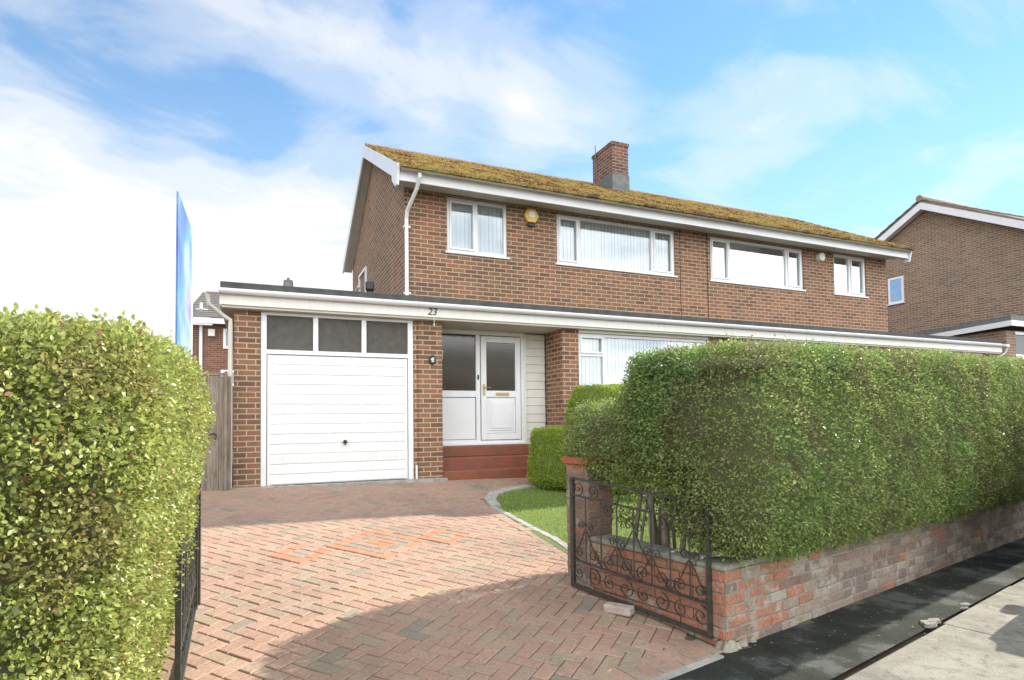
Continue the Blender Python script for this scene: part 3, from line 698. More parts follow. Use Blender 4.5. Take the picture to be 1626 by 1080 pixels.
for k in g.choice(len(PR), 500, replace=False):
    p = Vector(PR[k])-Vector(NR[k])*.03; d = (Vector(NR[k])*.5+Vector(g.normal(0, 1, 3))).normalized()
    if p.x > 9: continue
    tw.tube([p-d*.05, p, p+d*.05+Vector(g.normal(0, .008, 3)), p+d*.10+Vector(g.normal(0, .01, 3))], [.0022, .002, .0017, .001], 4)
tw.build('twigs', M['twig'], hr, uv=False, kind='stuff')
for (sx, nx2, lean, r) in ((.10, .50, .05, .022), (.16, .66, -.10, .03), (.20, .80, -.14, .026), (.26, .42, -.06, .034), (.3, .95, .06, .02), (.42, .62, .1, .03), (.5, 1.1, -.05, .024), (.16, 1.02, .05, .018), (.9, .5, 0, .03), (1.5, .55, .04, .03), (.08, .9, .1, .012), (.14, .58, .13, .012), (.3, .7, -.16, .014)):
    x, y = xy(sx+.26, nx2+.03); z0 = gz(x, y)
    pts = [(x+lean*t*1.1+random.uniform(-.012, .012), y+.06*math.sin(t*4+sx*9)-lean*t*.5, z0+t*1.45) for t in (0, .2, .4, .6, .8, 1)]
    MB().tube(pts, [r*1.25, r*1.08, r, r*.95, r*.8, r*.6], 9).build('stem', M['stem'], hr, smooth=True, uv=False)
# left-hand hedge, close to the camera
def ztop_l(x, y): return .30+.065*(y-2)+.02*math.sin(x*3+y)
LP = [(-.45, 2.26), (-.43, 4.7), (-1.5, 4.8), (-5.2, 2.2), (-5.2, .95), (-1.5, 1.86), (-.75, 2.06)]
surf = hedge_surface(LP, lambda x, y: gz(x, y)+.02, ztop_l, [(0, -.08), (.15, -.03), (.35, .03), (.6, .08), (.85, .13), (1.0, .10)], .07, .34, .03, .45, .15)
hl, PL, NL = make_hedge('privet_hedge', 'bushy sunlit hedge close to the camera left of the open driveway', surf, 560000, .0195, M['leaf_l'], 21, None, .05, aspect=.66, cull=lambda P, N: (P[:, 0] < -1.9) | ((P[:, 0] < -.8) & (N[:, 1] > .3)))
tw = MB()
for k in g.choice(len(PL), 260, replace=False):
    p = Vector(PL[k])-Vector(NL[k])*.02; d = (Vector(NL[k])*.4+Vector(g.normal(0, 1, 3))).normalized()
    tw.tube([p-d*.05, p, p+d*.06, p+d*.09+Vector(g.normal(0, .01, 3))], [.002, .0018, .0015, .001], 4)
tw.build('twigs', M['twig'], hl, uv=False, kind='stuff')
# topiary
def bush(cx, cy, zb, zt, rb, rt, n, label, seed):
    m_ = 40; rings = []; a = np.arange(m_)*2*math.pi/m_; H = zt-zb
    for u in (0, .06, .15, .3, .5, .7, .85, .93, .98, 1.0):
        r = (rb*(1-u)+rt*u); r *= (1 if u < .85 else 1-.16*((u-.85)/.15)**2.2); r *= (.82+.18*min(1, u/.15))
        rings.append(np.column_stack([cx+r*np.cos(a), cy+r*np.sin(a), np.full(m_, zb+H*u)]))
    for k in (.66, .33, .05): rings.append(np.column_stack([cx+rt*.84*k*np.cos(a), cy+rt*.84*k*np.sin(a), np.full(m_, zt+.015)]))
    V, T = grid_surface(rings); l = hashn(V[:, 0], V[:, 1], V[:, 2], 6)*.02; V[:, 0] += l; V[:, 2] += l
    root, P_, N_ = make_hedge('topiary_bush', label, (V, T), n, .022, M['leaf_gold'], seed, None, 0.06, core_in=.03, jit=.008, spread=.6)
    root['category'] = 'bush'; return root
bush(4.28, 8.05, -1.0, -.12, .47, .41, 36000, 'low rounded yellow-green clipped bush beside the red steps', 31)
bush(5.02, 7.92, -1.05, .53, .74, .50, 60000, 'taller flat-topped yellow-green clipped bush in front of the living room window', 41)

# ------------------------------------------------------------------ front boundary wall
BT = []
bw = MB()
def brickrow(mb, tl, pts, z_of, length, thick, tonef, face_off=0.0, start=0.0):
    """bricks laid along a straight run pts[0]->pts[1] (outer face), thickness to the left of travel"""
    a, b = Vector(pts[0]), Vector(pts[1]); d = (b-a); Ln = d.length; d.normalize(); nrm = Vector((-d.y, d.x)); t = -start
    while t < Ln:
        t0, t1 = max(t, 0)+.004, min(t+length, Ln)-.004
        if t1-t0 > .03:
            o = random.uniform(-.004, .004); e = .006; c = (a+d*((t0+t1)/2)); z0 = z_of(c.x, c.y)+.0045+random.uniform(-.001, .001); h = .0672
            V = []
            for (k, off) in ((0, o+e), (1, o)):
                for (tt, zz) in ((t0+(e if k == 0 else 0)*0, 0), (t1, 0), (t1, h), (t0, h)):
                    pass
            f0 = [(t0, 0), (t1, 0), (t1, h), (t0, h)]; f1 = [(t0+e, e), (t1-e, e), (t1-e, h-e), (t0+e, h-e)]
            jj = [random.uniform(-.0025, .0025) for _ in range(8)]
            for n_, (tt, zz) in enumerate(f0): p = a+d*tt+nrm*(thick); V.append((p.x, p.y, z0+zz))
            for n_, (tt, zz) in enumerate(f0): p = a+d*tt+nrm*(o+.007); V.append((p.x, p.y, z0+zz))
            for n_, (tt, zz) in enumerate(f1): p = a+d*(tt+jj[n_])+nrm*(o+jj[n_]*.4); V.append((p.x, p.y, z0+zz+jj[7-n_]))
            mb.add(V, [(8,9,10,11)]+[(i, (i+1) % 4, 4+(i+1) % 4, 4+i) for i in range(4)]+[(4+i, 4+(i+1) % 4, 8+(i+1) % 4, 8+i) for i in range(4)]+[(3,2,1,0)])
            tl += [tonef(c)]*12
        t += length
def tone_wall(c):
    s, n = sn(c.x, c.y)
    pr = max(.03, .85-.5*s) if n < .06 else .93
    if random.random() < pr: return random.uniform(0, .2)
    return random.choice((random.uniform(.28, .34), random.uniform(.42, .56), random.uniform(.62, .72), random.uniform(.8, 1)))
wall_root = empty('garden_wall', (3.0, 3.2, -1.53)); tag(wall_root, 'low old brick wall with orange and grey bricks under the tall hedge', 'wall')
CR = .0762
for k in range(7):
    zf = lambda x, y, k=k: -1.545-.022*sn(x, y)[0]+CR*k
    A0, B0 = xy(0.095, .0), xy(13.5, .0)
    brickrow(bw, BT, (A0, B0), zf, .2286, .10, tone_wall, start=.114*(k % 2)+.03*math.sin(k*2.3))
    A1, B1 = (2.575, 4.305), xy(.09, .012)
    brickrow(bw, BT, (A1, B1), lambda x, y, k=k: -1.545+CR*k, .2286, .10, tone_wall, start=.114*((k+1) % 2))
wb = bw.build('bricks', M['oldbrick'], wall_root, uv=False)
at = wb.data.attributes.new('tone', 'FLOAT', 'POINT'); at.data.foreach_set('value', np.array(BT, dtype=np.float32))
mo = MB()
def run_box(mb, a, b, n0, n1, z0, z1, fall):
    a, b = Vector(a), Vector(b); d = (b-a).normalized(); nr = Vector((-d.y, d.x)); k = max(2, int((b-a).length/.25)); V = []
    L_ = (b-a).length; nv = 0
    for i in range(k+1):
        p = a+d*L_*i/k; zz = -fall*L_*i/k
        wv = (random.uniform(-.004, .004), random.uniform(-.008, .008))
        for (o_, z_) in ((n0+wv[0], z0), (n1, z0), (n1, z1+wv[1]), (n0+wv[0], z1+wv[1])):
            q = p+nr*o_; V.append((q.x, q.y, z_+zz))
    F = [(0, 1, 2, 3), (k*4+3, k*4+2, k*4+1, k*4)]
    for i in range(k):
        for j in range(4): a_ = i*4; F.append((a_+j, a_+4+j, a_+4+(j+1) % 4, a_+(j+1) % 4))
    mb.add(V, F)
run_box(mo, xy(.102, .0), xy(13.5, .0), .0065, .215, -1.60, -1.015, .022)
run_box(mo, (2.582, 4.302), xy(.105, .07), .0065, .20, -1.60, -1.018, 0)
mo.build('mortar', M['mortar'], wall_root, uv=False)
cp = MB()
run_box(cp, xy(.085, .0), xy(13.5, .0), -.001, .225, -1.012, -.972, .022)
run_box(cp, (2.574, 4.303), xy(.075, .235), -.002, .21, -1.012, -.969, 0)
cpo = cp.build('coping', M['mortar'], wall_root, uv=False, bevel=.012)
# cement patch at the foot of the corner
mp_ = MB(); 
for (s1, n1, r) in ((.12, -.005, .07), (.19, -.006, .05), (.27, -.004, .045), (.09, .05, .05), (.4, -.004, .03)):
    x, y = xy(s1, n1); z = zpave(x, y)
    a = np.linspace(0, 2*math.pi, 12, endpoint=False); V = [(x+r*math.cos(t)*random.uniform(.7, 1.2), y+r*.5*math.sin(t)*random.uniform(.7, 1.2), z-.01) for t in a]+[(x+r*.5*math.cos(t), y+r*.25*math.sin(t), z+r*random.uniform(.5, 1.1)) for t in a]
    mp_.add(V, [tuple(range(12, 24))]+[(i, (i+1) % 12, 12+(i+1) % 12, 12+i) for i in range(12)])
mp_.build('cement_patch', M['mortar'], wall_root, uv=False, smooth=True)

# gate pillar
pil = empty('gate_pillar', (2.68, 4.48, -1.4)); tag(pil, 'slim brick gate pillar with a flat red tile cap where the iron gate hangs', 'pillar')
pb = MB(); PT = []; PQ = [(2.565, 4.31), (2.845, 4.364), (2.791, 4.644), (2.511, 4.59)]
for k in range(14):
    z = -1.44+CR*k
    for (a, b) in ((PQ[0], PQ[1]), (PQ[1], PQ[2]), (PQ[2], PQ[3]), (PQ[3], PQ[0])):
        brickrow(pb, PT, (a, b), lambda x, y: z, .2286 if k % 2 == 0 else .1143, .1, lambda c: random.choice((.62, .66, .70, .72, .55, .74, .12)))
po = pb.build('bricks', M['oldbrick'], pil, uv=False); at = po.data.attributes.new('tone', 'FLOAT', 'POINT'); at.data.foreach_set('value', np.array(PT, dtype=np.float32))
def ring_box(mb, q, e, z0, z1):
    cx, cy = sum(p[0] for p in q)/4, sum(p[1] for p in q)/4; k = [(cx+(p[0]-cx)*e, cy+(p[1]-cy)*e) for p in q]
    return mb.add([(x, y, z0) for x, y in k]+[(x, y, z1) for x, y in k], [(0,3,2,1),(4,5,6,7),(0,1,5,4),(1,2,6,5),(2,3,7,6),(3,0,4,7)])
ring_box(MB(), PQ, .955, -1.44, -.385).build('mortar', M['mortar'], pil)
ring_box(MB(), PQ, 1.16, -.373, -.315).build('cap', M['tilecap'], pil, bevel=.006)

# ------------------------------------------------------------------ wrought iron gates
def spiral(c, r, a0, turns, sgn, n=26):
    """points in (u,v): spiral from outer radius r inwards"""
    out = []
    for i in range(n+1):
        t = i/n; rr = r*(1-t*.86); a = a0+sgn*turns*2*math.pi*t; out.append((c[0]+rr*math.cos(a), c[1]+rr*math.sin(a)))
    return out
def make_gate(hinge, free, zb, drop, W, H, label):
    h = Vector(hinge); d = (Vector(free)-h).normalized(); root = empty('iron_gate', (h.x, h.y, zb)); tag(root, label, 'gate', 'pair of wrought iron driveway gates')
    P = lambda u, v, o=0: (h.x+d.x*u-d.y*o, h.y+d.y*u+d.x*o, zb+v+drop*u)
    def bar(mb, u0, v0, u1, v1, r, n=6): mb.cyl(P(u0, v0), P(u1, v1), r, n=n)
    def flat(mb, pts, wv=.012, th=.004):
        """strip of flat bar following (u,v) points, width across the gate"""
        V = []
        for i, (u, v) in enumerate(pts):
            a = pts[max(i-1, 0)]; b = pts[min(i+1, len(pts)-1)]; du, dv = b[0]-a[0], b[1]-a[1]; l = math.hypot(du, dv) or 1; nu, nv = -dv/l*th/2, du/l*th/2
            V += [P(u+nu, v+nv, -wv/2), P(u+nu, v+nv, wv/2), P(u-nu, v-nv, wv/2), P(u-nu, v-nv, -wv/2)]
        k = len(pts); F = [(0, 1, 2, 3), (4*k-1, 4*k-2, 4*k-3, 4*k-4)]
        for i in range(k-1):
            for j in range(4): F.append((4*i+j, 4*i+4+j, 4*i+4+(j+1) % 4, 4*i+(j+1) % 4))
        mb.add(V, F)
    fr = MB(); q = .014
    def sq(u0, v0, u1, v1, r):
        fr.add([P(u0, v0, -r), P(u0, v0, r), P(u1, v0, r), P(u1, v0, -r), P(u0, v1, -r), P(u0, v1, r), P(u1, v1, r), P(u1, v1, -r)], [(0,1,2,3),(7,6,5,4),(0,4,5,1),(1,5,6,2),(2,6,7,3),(3,7,4,0)])
    sq(0, 0, .032, H, .016); sq(W-.028, 0, W, H-.0, .014); sq(.032, 0, W-.028, .028, .011); sq(.032, H-.016, W-.028, H, .007)
    fr.build('frame', M['iron'], root, uv=False)
    for v in (.215, H-.155):
        r_ = MB(); r_.add([P(.032, v, -.008), P(.032, v, .008), P(W-.028, v, .008), P(W-.028, v, -.008), P(.032, v+.014, -.008), P(.032, v+.014, .008), P(W-.028, v+.014, .008), P(W-.028, v+.014, -.008)], [(0,1,2,3),(7,6,5,4),(0,4,5,1),(1,5,6,2),(2,6,7,3),(3,7,4,0)]); r_.build('rail', M['iron'], root, uv=False)
    nb = 7; us = [W*(i+1)/(nb+1) for i in range(nb)]
    for u in us: b_ = MB(); bar(b_, u, .229, u, H-.155, .0065); b_.build('bar', M['iron'], root, uv=False)
    st = W/(nb+1)
    # splayed struts with scroll heads
    def strut(u, v, side, lo): 
        s_ = MB(); sp = spiral((u+side*.045, v+.015), .038, math.pi*(1 if side > 0 else 0), 1.35, -side)
        flat(s_, [(u+side*st*.95, lo), (u+side*st*.45, (lo+v)/2-.02), (u+side*.012, v-.02)]); s_.build('strut', M['iron'], root, uv=False)
        c_ = MB(); flat(c_, sp, .012, .0045); c_.build('scroll', M['iron'], root, uv=False)
    for k, v in ((0, .50), (3, .60), (6, .50)):
        for sd_ in (-1, 1): strut(us[k], v, sd_, .24 if k != 3 else .36)
    for k in (2, 4):
        for sd_ in (-1, 1): strut(us[k], .44, sd_, .235)
    # rows of scrolls: above the low rail, in the foot panel and the head panel
    def scroll(u, v, r, a0, sg, turns=1.5):
        c_ = MB(); flat(c_, spiral((u, v), r, a0, turns, sg), .012, .0045); c_.build('scroll', M['iron'], root, uv=False)
    for i in range(nb+1):
        u = st*(i+.5); scroll(u, .229+.062, .060, -math.pi/2, 1 if i % 2 else -1)
        scroll(u, .215-.088, .072 if i % 2 else .058, math.pi/2, -1 if i % 2 else 1)
        if i in (0, 1, 2, 5, 6, 7): scroll(u, H-.155-.06 if i in (2, 5) else H-.155+.07, .058, math.pi/2 if i in (2, 5) else -math.pi/2, 1 if i < 4 else -1)
    # centre head ornament
    c_ = MB(); flat(c_, [(W/2-.16, H-.155), (W/2-.12, H-.06), (W/2, H+.012), (W/2+.12, H-.06), (W/2+.16, H-.155)], .012, .005); c_.build('head_arch', M['iron'], root, uv=False)
    la = MB(); la.add([P(W-.075, .55, -.022), P(W-.075, .55, -.012), P(W+.02, .55, -.012), P(W+.02, .55, -.022), P(W-.075, .575, -.022), P(W-.075, .575, -.012), P(W+.02, .575, -.012), P(W+.02, .575, -.022)], [(0,1,2,3),(7,6,5,4),(0,4,5,1),(1,5,6,2),(2,6,7,3),(3,7,4,0)])
    la.build('latch', M['iron'], root, uv=False)
    return root
make_gate((2.415, 4.33), (2.80, 3.17), -1.365, -.085, 1.26, .90, 'rusty black scrollwork gate swung open against the low brick wall on the right')
make_gate((-.388, 4.75), (-.362, 3.49), -1.30, -.09, 1.26, .86, 'black scrollwork gate seen edge-on beside the sunlit hedge on the left')
lp = empty('gate_post', (-.39, 4.9, -1.28)); tag(lp, 'black iron post behind the left hedge holding the edge-on gate', 'post')
MB().box(-.42, -.36, 4.80, 4.86, -1.32, -.35).build('shaft', M['iron'], lp, bevel=.004)
MB().box(-.43, -.35, 4.79, 4.87, -.348, -.33).build('cap', M['iron'], lp, bevel=.003)

# loose brick holding the gate
lb = MB(); 
def rotbox(mb, cx, cy, z, ang, lx, ly, lz):
    c, s = math.cos(ang), math.sin(ang); V = []
    for zz in (0, lz):
        for a, b in ((-1, -1), (1, -1), (1, 1), (-1, 1)): px, py = a*lx/2, b*ly/2; V.append((cx+px*c-py*s, cy+px*s+py*c, z+zz))
    mb.add(V, [(0,3,2,1),(4,5,6,7),(0,1,5,4),(1,2,6,5),(2,3,7,6),(3,0,4,7)])
rotbox(lb, 2.49, 3.76, gz(2.49, 3.76)+.002, R(-58), .215, .10, .062)
lbo = lb.build('loose_brick', simple('pale_brick', (0.50, 0.42, 0.36), (0.36, 0.26, 0.22), 0.9, 14, 0.5), None, bevel=.012)
tag(lbo, 'pale pinkish brick lying loose on the paving against the iron gate', 'brick')

# ------------------------------------------------------------------ the pair of houses
ID = lambda x: x
MR = lambda x: 17.2-x
def semi(fx, left):
    root = empty('semi_detached_house', (fx(5.5), 9.9, -.9))
    tag(root, 'brown brick house numbered 23 with white garage door and chimney' if left else 'right half of the brick pair, behind the tall hedge, with pale box under the eaves', 'house', 'semi-detached brick houses of one pair')
    YU = 9.9
    w1 = (3.10, 4.26, 3.03, 4.02); w2 = (5.30, 8.12, 3.03, 4.0)
    # upper wall and body
    wl = MB(fx); wall_open(wl, 2.33, 8.6 if left else 8.5985, 1.6, 4.2, YU, YU+.25, [w1, w2])
    wl.box(8.35, 8.6 if left else 8.5985, YU+.25, 15.5, -.95, 4.15) if left else None
    MB(fx).box(2.33, 8.6 if left else 8.5985, 15.503, 15.75, -.95, 4.15).build('rear_wall', M['brick'], root)
    # recessed ground-floor wall behind porch and projecting bay
    wall_open(wl, 4.87, 8.6 if left else 8.5985, -1.1, 1.6, 8.97, 9.2, [(5.2, 8.1, .10, 1.55)])
    wl.box(4.87, 5.10, 9.2, 9.60, -1.1, 1.6)
    wall_b = wl.build('wall', M['brick'], root)
    # gable wall (pentagon)
    gb = MB(fx)
    gb.add([(x, y, z) for x in (2.33, 2.58) for (y, z) in ((YU+.25, 1.6), (15.5, 1.6), (15.5, 4.44), (12.7, 5.94), (YU+.25, 4.57))], [(0,1,2,3,4), (9,8,7,6,5)]+[(i, (i+1) % 5, 5+(i+1) % 5, 5+i) for i in range(5)])
    gb.add([(x, y, z) for x in (2.33, 2.58) for (y, z) in ((YU, 4.203), (YU+.25, 4.203), (YU+.25, 4.57), (YU, 4.44))], [(0,1,2,3), (7,6,5,4)]+[(i, (i+1) % 4, 4+(i+1) % 4, 4+i) for i in range(4)])
    gb.box(2.33, 2.58, YU+.25, 15.5, -.95, 1.598)
    gb.build('gable_wall', M['brick'], root)
    # interiors
    MB(fx).box(2.62, 8.3, YU+.9, YU+.95, 1.7, 4.15).build('room_lining', M['room'], root)
    # windows
    window(root, fx, *w1, YU+.03, mull=(3.66,), sash=((3.155, 3.63, 3.085, 3.965),), blind='vertical', glass=None if left else M['glass_r'])
    window(root, fx, *w2, YU+.03, mull=(5.81, 7.56), sash=((5.355, 5.78, 3.085, 3.945), (7.59, 8.065, 3.085, 3.945)), glass=None if left else M['glass_r'])
    window(root, fx, 5.2, 8.1, .10, 1.55, 9.0, mull=(5.75,), trans=((5.255, 5.72, 1.17),), sash=((5.25, 5.725, 1.195, 1.5),))
    MB(fx).box(5.1, 8.3, 10.3, 10.33, -.5, 1.6).build('room_lining', M['room'], root)
    MB(fx).box(5.2, 8.1, 8.955, 8.969, 1.553, 1.64).build('window_head', M['cream'], root)
    # roof
    rf = MB(fx); xe0, xe1 = 2.14, 8.6
    ye, ze, yr, zr, yb = 9.30, 4.13, 12.7, 5.955, 16.1; t = .035
    rf.add([(x, y, z) for x in (xe0, xe1) for (y, z) in ((ye, ze), (yr, zr), (yb, ze), (yb, ze+t), (yr, zr+t*1.15), (ye, ze+t))], [(0,1,2,3,4,5)[::-1], (6,7,8,9,10,11)]+[(i, (i+1) % 6, 6+(i+1) % 6, 6+i) for i in range(6)])
    roof = rf.build('roof', M['roof'], root, uv=False)
    # moss lumps and tile courses: each course is a shallow step
    tl = MB(fx); k = 0; Ls = math.hypot(yr-ye, zr-ze); cy_, sy_ = (yr-ye)/Ls, (zr-ze)/Ls; s0 = -.03
    while s0 < Ls-.1:
        x = xe0-.01
        while x < xe1-.01:
            x2 = min(x+.30, xe1); a, b = s0, min(s0+.36, Ls); jz = random.uniform(0, .012)
            up = lambda s_, h_: (ye+s_*cy_-h_*sy_, ze+t+s_*sy_+h_*cy_)
            (ya, za), (yb2, zb2), (yc, zc), (yd, zd) = up(a, .0), up(b, -.01), up(b, .012+jz), up(a, .040+jz)
            tl.add([(x+.002, ya, za), (x2-.002, ya, za), (x2-.002, yb2, zb2), (x+.002, yb2, zb2), (x+.002, yd, zd), (x2-.002, yd, zd), (x2-.002, yc, zc), (x+.002, yc, zc)], [(0,3,2,1),(4,5,6,7),(0,1,5,4),(1,2,6,5),(2,3,7,6),(3,0,4,7)])
            x = x2
        s0 += .30
    tl.build('tiles', M['roof'], roof, uv=False)
    ms = []; 
    mv = MB(fx)
    for _ in range(700):
        s_ = random.uniform(0, Ls); x = random.uniform(xe0, xe1); r = random.uniform(.008, .026); y, z = ye+s_*cy_-.045*sy_, ze+t+s_*sy_+.03*cy_+.005
        V = [(x+r*math.cos(a)*random.uniform(.7, 1.2), y+r*.8*math.sin(a)*cy_, z+r*.8*math.sin(a)*sy_) for a in (0, 1.26, 2.5, 3.77, 5.03)]+[(x, y-r*.3, z+r*.7)]
        mv.add(V, [(i, (i+1) % 5, 5) for i in range(5)])
    mo_ = mv.build('moss', M['moss'], roof, uv=False, smooth=True, kind='stuff')
    rd = MB(fx)
    x = xe0
    while x < xe1-.02:
        x2 = min(x+.45, xe1); rd.tube([(x+.004, yr, zr+.015), (x2-.004, yr, zr+.015)], .085, 12); x = x2
    rd.build('ridge', M['tile_brown'], roof, uv=False)
    # verge boards
    vb = MB(fx)
    def vpoly(x0, x1, off0, off1):
        for sgn in (1, -1):
            pts = [(yr, zr-off0), (yr, zr-off1), (yr-sgn*3.27, ze+.075-off1+.0), (yr-sgn*3.27, ze+.075-off0)]
            vb.add([(x, y, z) for x in (x0, x1) for y, z in pts], [(0,1,2,3), (7,6,5,4)]+[(i, (i+1) % 4, 4+(i+1) % 4, 4+i) for i in range(4)])
    vpoly(2.10, 2.135, -.045, .22)
    vb.poly([(2.097, 9.36, 4.235), (2.097, 9.43, 3.90), (2.097, 9.52, 3.90), (2.097, 9.80, 4.10), (2.097, 9.80, 4.42)], (.041, 0, 0))
    vb.build('bargeboard', M['white'], root)
    sf = MB(fx)
    for sgn in (1, -1):
        pts = [(yr, zr-.15), (yr, zr-.17), (yr-sgn*3.2, ze-.13), (yr-sgn*3.2, ze-.11)]
        sf.add([(x, y, z) for x in (2.136, 2.329) for y, z in pts], [(0,1,2,3), (7,6,5,4)]+[(i, (i+1) % 4, 4+(i+1) % 4, 4+i) for i in range(4)])
    sf.box(2.136, 8.6, 9.475, 9.898, 4.06, 4.08)
    sf.build('soffit', M['soffit'], root)
    MB(fx).box(2.136, 8.6 if left else 8.597, 9.44, 9.474, 3.985, 4.17).build('fascia', M['white'], root)
    # gutter: half round
    def gutter(x0, x1, yc, zc, r, name='gutter'):
        g_ = MB(fx); n = 9; V = []
        for x in (x0, x1):
            for rr in (r, r-.006):
                for i in range(n): a = math.pi+math.pi*i/(n-1); V.append((x, yc+rr*math.cos(a), zc+rr*math.sin(a)*1.0))
        F = []
        for i in range(n-1): F += [(i, i+1, 2*n+i+1, 2*n+i), (n+i, 3*n+i, 3*n+i+1, n+i+1), (i, n+i, n+i+1, i+1), (2*n+i, 2*n+i+1, 3*n+i+1, 3*n+i)]
        F += [(0, 2*n, 3*n, n), (n-1, 2*n-1, 4*n-1, 3*n-1)]
        g_.add(V, F); g_.build(name, M['white'], root, smooth=False, uv=False)
        br = MB(fx); x = x0+.5
        while x < x1:
            for i in range(n-1):
                a0 = math.pi+math.pi*i/(n-1); a1 = math.pi+math.pi*(i+1)/(n-1); R2 = r+.006
                br.add([(xx, yc+R_*math.cos(a), zc+R_*math.sin(a)) for xx in (x, x+.035) for (R_, a) in ((r+.001, a0), (R2, a0), (R2, a1), (r+.001, a1))], [(0,1,2,3),(7,6,5,4),(0,4,5,1),(1,5,6,2),(2,6,7,3),(3,7,4,0)])
            br.box(x, x+.035, yc-r-.008, yc-r+.012, zc-.002, zc+.006); x += .95
        br.build('gutter_brackets', M['white'], root, uv=False)
    gutter(2.17, 8.6 if left else 8.597, 9.378, 4.205, .062)
    MB(fx).box(2.165, 2.169, 9.315, 9.44, 4.14, 4.207).build('gutter_end', M['white'], root)
    dp = MB(fx); dp.tube([(2.47, 9.37, 4.14), (2.47, 9.37, 4.06), (2.45, 9.50, 3.90), (2.36, 9.80, 3.62), (2.36, 9.85, 3.5), (2.36, 9.85, 2.03)], .034, 10)
    for z in (3.35, 2.2): dp.box(2.31, 2.43, 9.84, 9.898, z, z+.03)
    if left: dp.build('downpipe', M['white'], root, smooth=False, uv=False)
    # lower roof: kerb of felt, fascia, gutter
    fl = MB(fx); fl.box(-.45, 8.6 if left else 8.598, 8.83, 8.93, 1.80, 1.955)
    fl.box(-.45, 2.325, 8.93, 15.2, 1.80, 1.90); fl.box(2.325, 8.6 if left else 8.598, 8.93, 9.895, 1.80, 1.93)
    fl.build('flat_roof', M['felt'], root, bevel=.01)
    MB(fx).box(-.455, 8.6 if left else 8.597, 8.80, 8.828, 1.635, 1.86).build('porch_fascia', M['fascia'], root)
    sb = MB(fx); sb.box(-.455, -.43, 8.83, 15.2, 1.62, 1.86); sb.build('side_fascia', M['white'], root)
    ps = MB(fx); ps.box(-.429, -.28, 8.829, 15.2, 1.602, 1.634); ps.box(-.279, 4.868, 8.829, 9.70, 1.6015, 1.6345); ps.box(4.87, 8.6 if left else 8.597, 8.829, 8.953, 1.602, 1.634)
    ps.build('porch_soffit', M['soffit'], root)
    gutter(-.47, 8.59 if left else 8.57, 8.745, 1.825, .055, 'porch_gutter')
    ge = MB(fx); ge.box(-.62, -.455, 8.70, 8.80, 1.765, 1.835); ge.build('gutter_outlet', M['white'], root, bevel=.02)
    d2 = MB(fx); d2.tube([(-.60, 8.76, 1.77), (-.58, 8.80, 1.62), (-.42, 8.90, 1.50), (-.325, 8.93, 1.44), (-.325, 8.93, 1.36), (-.325, 8.93, -.90)], .030, 10); d2.build('garage_downpipe', M['soffit'], root, uv=False)
    # garage
    gw = MB(fx); gw.box(-.28, .06, 8.97, 9.2, -1.1, 1.6); gw.box(-.28, -.05, 9.2, 15.2, -1.1, 1.6)
    gw.build('garage_pier', M['brick'], root)
    g2 = MB(fx); g2.box(2.245, 2.325, 8.99, 9.2, -1.1, 1.6); g2.box(2.325, 2.71, 8.97, 9.25, -1.1, 1.6); g2.box(2.33, 2.60, 9.25, 9.88, -1.1, 1.6)
    g2.build('porch_pier', M['brick'], root)
    MB(fx).box(0, 2.3, 9.35, 9.38, -.95, 1.6).build('garage_inside', M['dark'], root)
    zt_, zb_ = .992, -.862
    gf = MB(fx); y0, y1 = 8.985, 9.08
    gf.box(.062, .138, y0, y1, -.95, 1.598); gf.box(2.165, 2.243, y0, y1, -.95, 1.598); gf.box(.138, 2.165, y0, y1, 1.0, 1.062)
    gf.box(.138, 2.165, y0, y1, 1.555, 1.598)
    for a in (.765, 1.46): gf.box(a, a+.07, y0, y1, 1.062, 1.555)
    gfo = gf.build('garage_frame', M['white'], root, bevel=.004)
    MB(fx).box(.14, 2.16, 9.03, 9.035, 1.06, 1.56).build('garage_glass', M['dusty'], gfo)
    gd = MB(fx); npn = 13; hh = (zt_-zb_)/npn
    gd.box(.148, .19, 9.00, 9.03, zb_, zt_); gd.box(2.112, 2.155, 9.00, 9.03, zb_, zt_)
    for i in range(npn):
        z0 = zb_+i*hh; z1 = z0+hh
        # pressed panels: shallow lap profile, the lower edge rolls inward
        pr = [(9.012, z0), (9.012, z0+.006), (9.000, z0+.014), (9.004, z1-.012), (9.012, z1)]
        if i % 3 == 2: pr = [(9.012, z0), (9.012, z0+.006), (9.000, z0+.014), (8.998, z1-.012), (9.012, z1)]
        V = [(x, y, z) for x in (.19, 2.112) for (y, z) in pr]+[(x, 9.03, z) for x in (.19, 2.112) for z in (z0, z1)]
        gd.add(V, [(i_, i_+1, 6+i_, 5+i_) for i_ in range(4)])
    gdo = gd.build('garage_door', M['door_white'], root, uv=False)
    hd = MB(fx); hd.cyl((1.215, 9.0, -.27), (1.215, 8.965, -.27), .028, n=16); hd.box(1.207, 1.223, 8.94, 8.966, -.32, -.255); hd.build('handle', M['black'], gdo, uv=False)
    MB(fx).box(-.3, 2.75, 8.84, 8.967, -1.0, -.868).build('garage_threshold', M['concrete'], root) if left else None
    cpp = MB(fx); cpp.tube([(2.285, 8.955, -.93), (2.285, 8.955, -.66)], .018, 8); cpp.build('pipe_stub', M['cream'], root, uv=False)
    # porch: screen with side light and door
    YD = 9.60
    sc = MB(fx); f_ = .055
    sc.box(2.72, 2.78, YD, YD+.07, -.37, 1.585); sc.box(2.78, 4.43, YD, YD+.07, 1.52, 1.60); sc.box(3.51, 3.585, YD, YD+.07, -.37, 1.52); sc.box(4.37, 4.43, YD, YD+.07, -.37, 1.52)
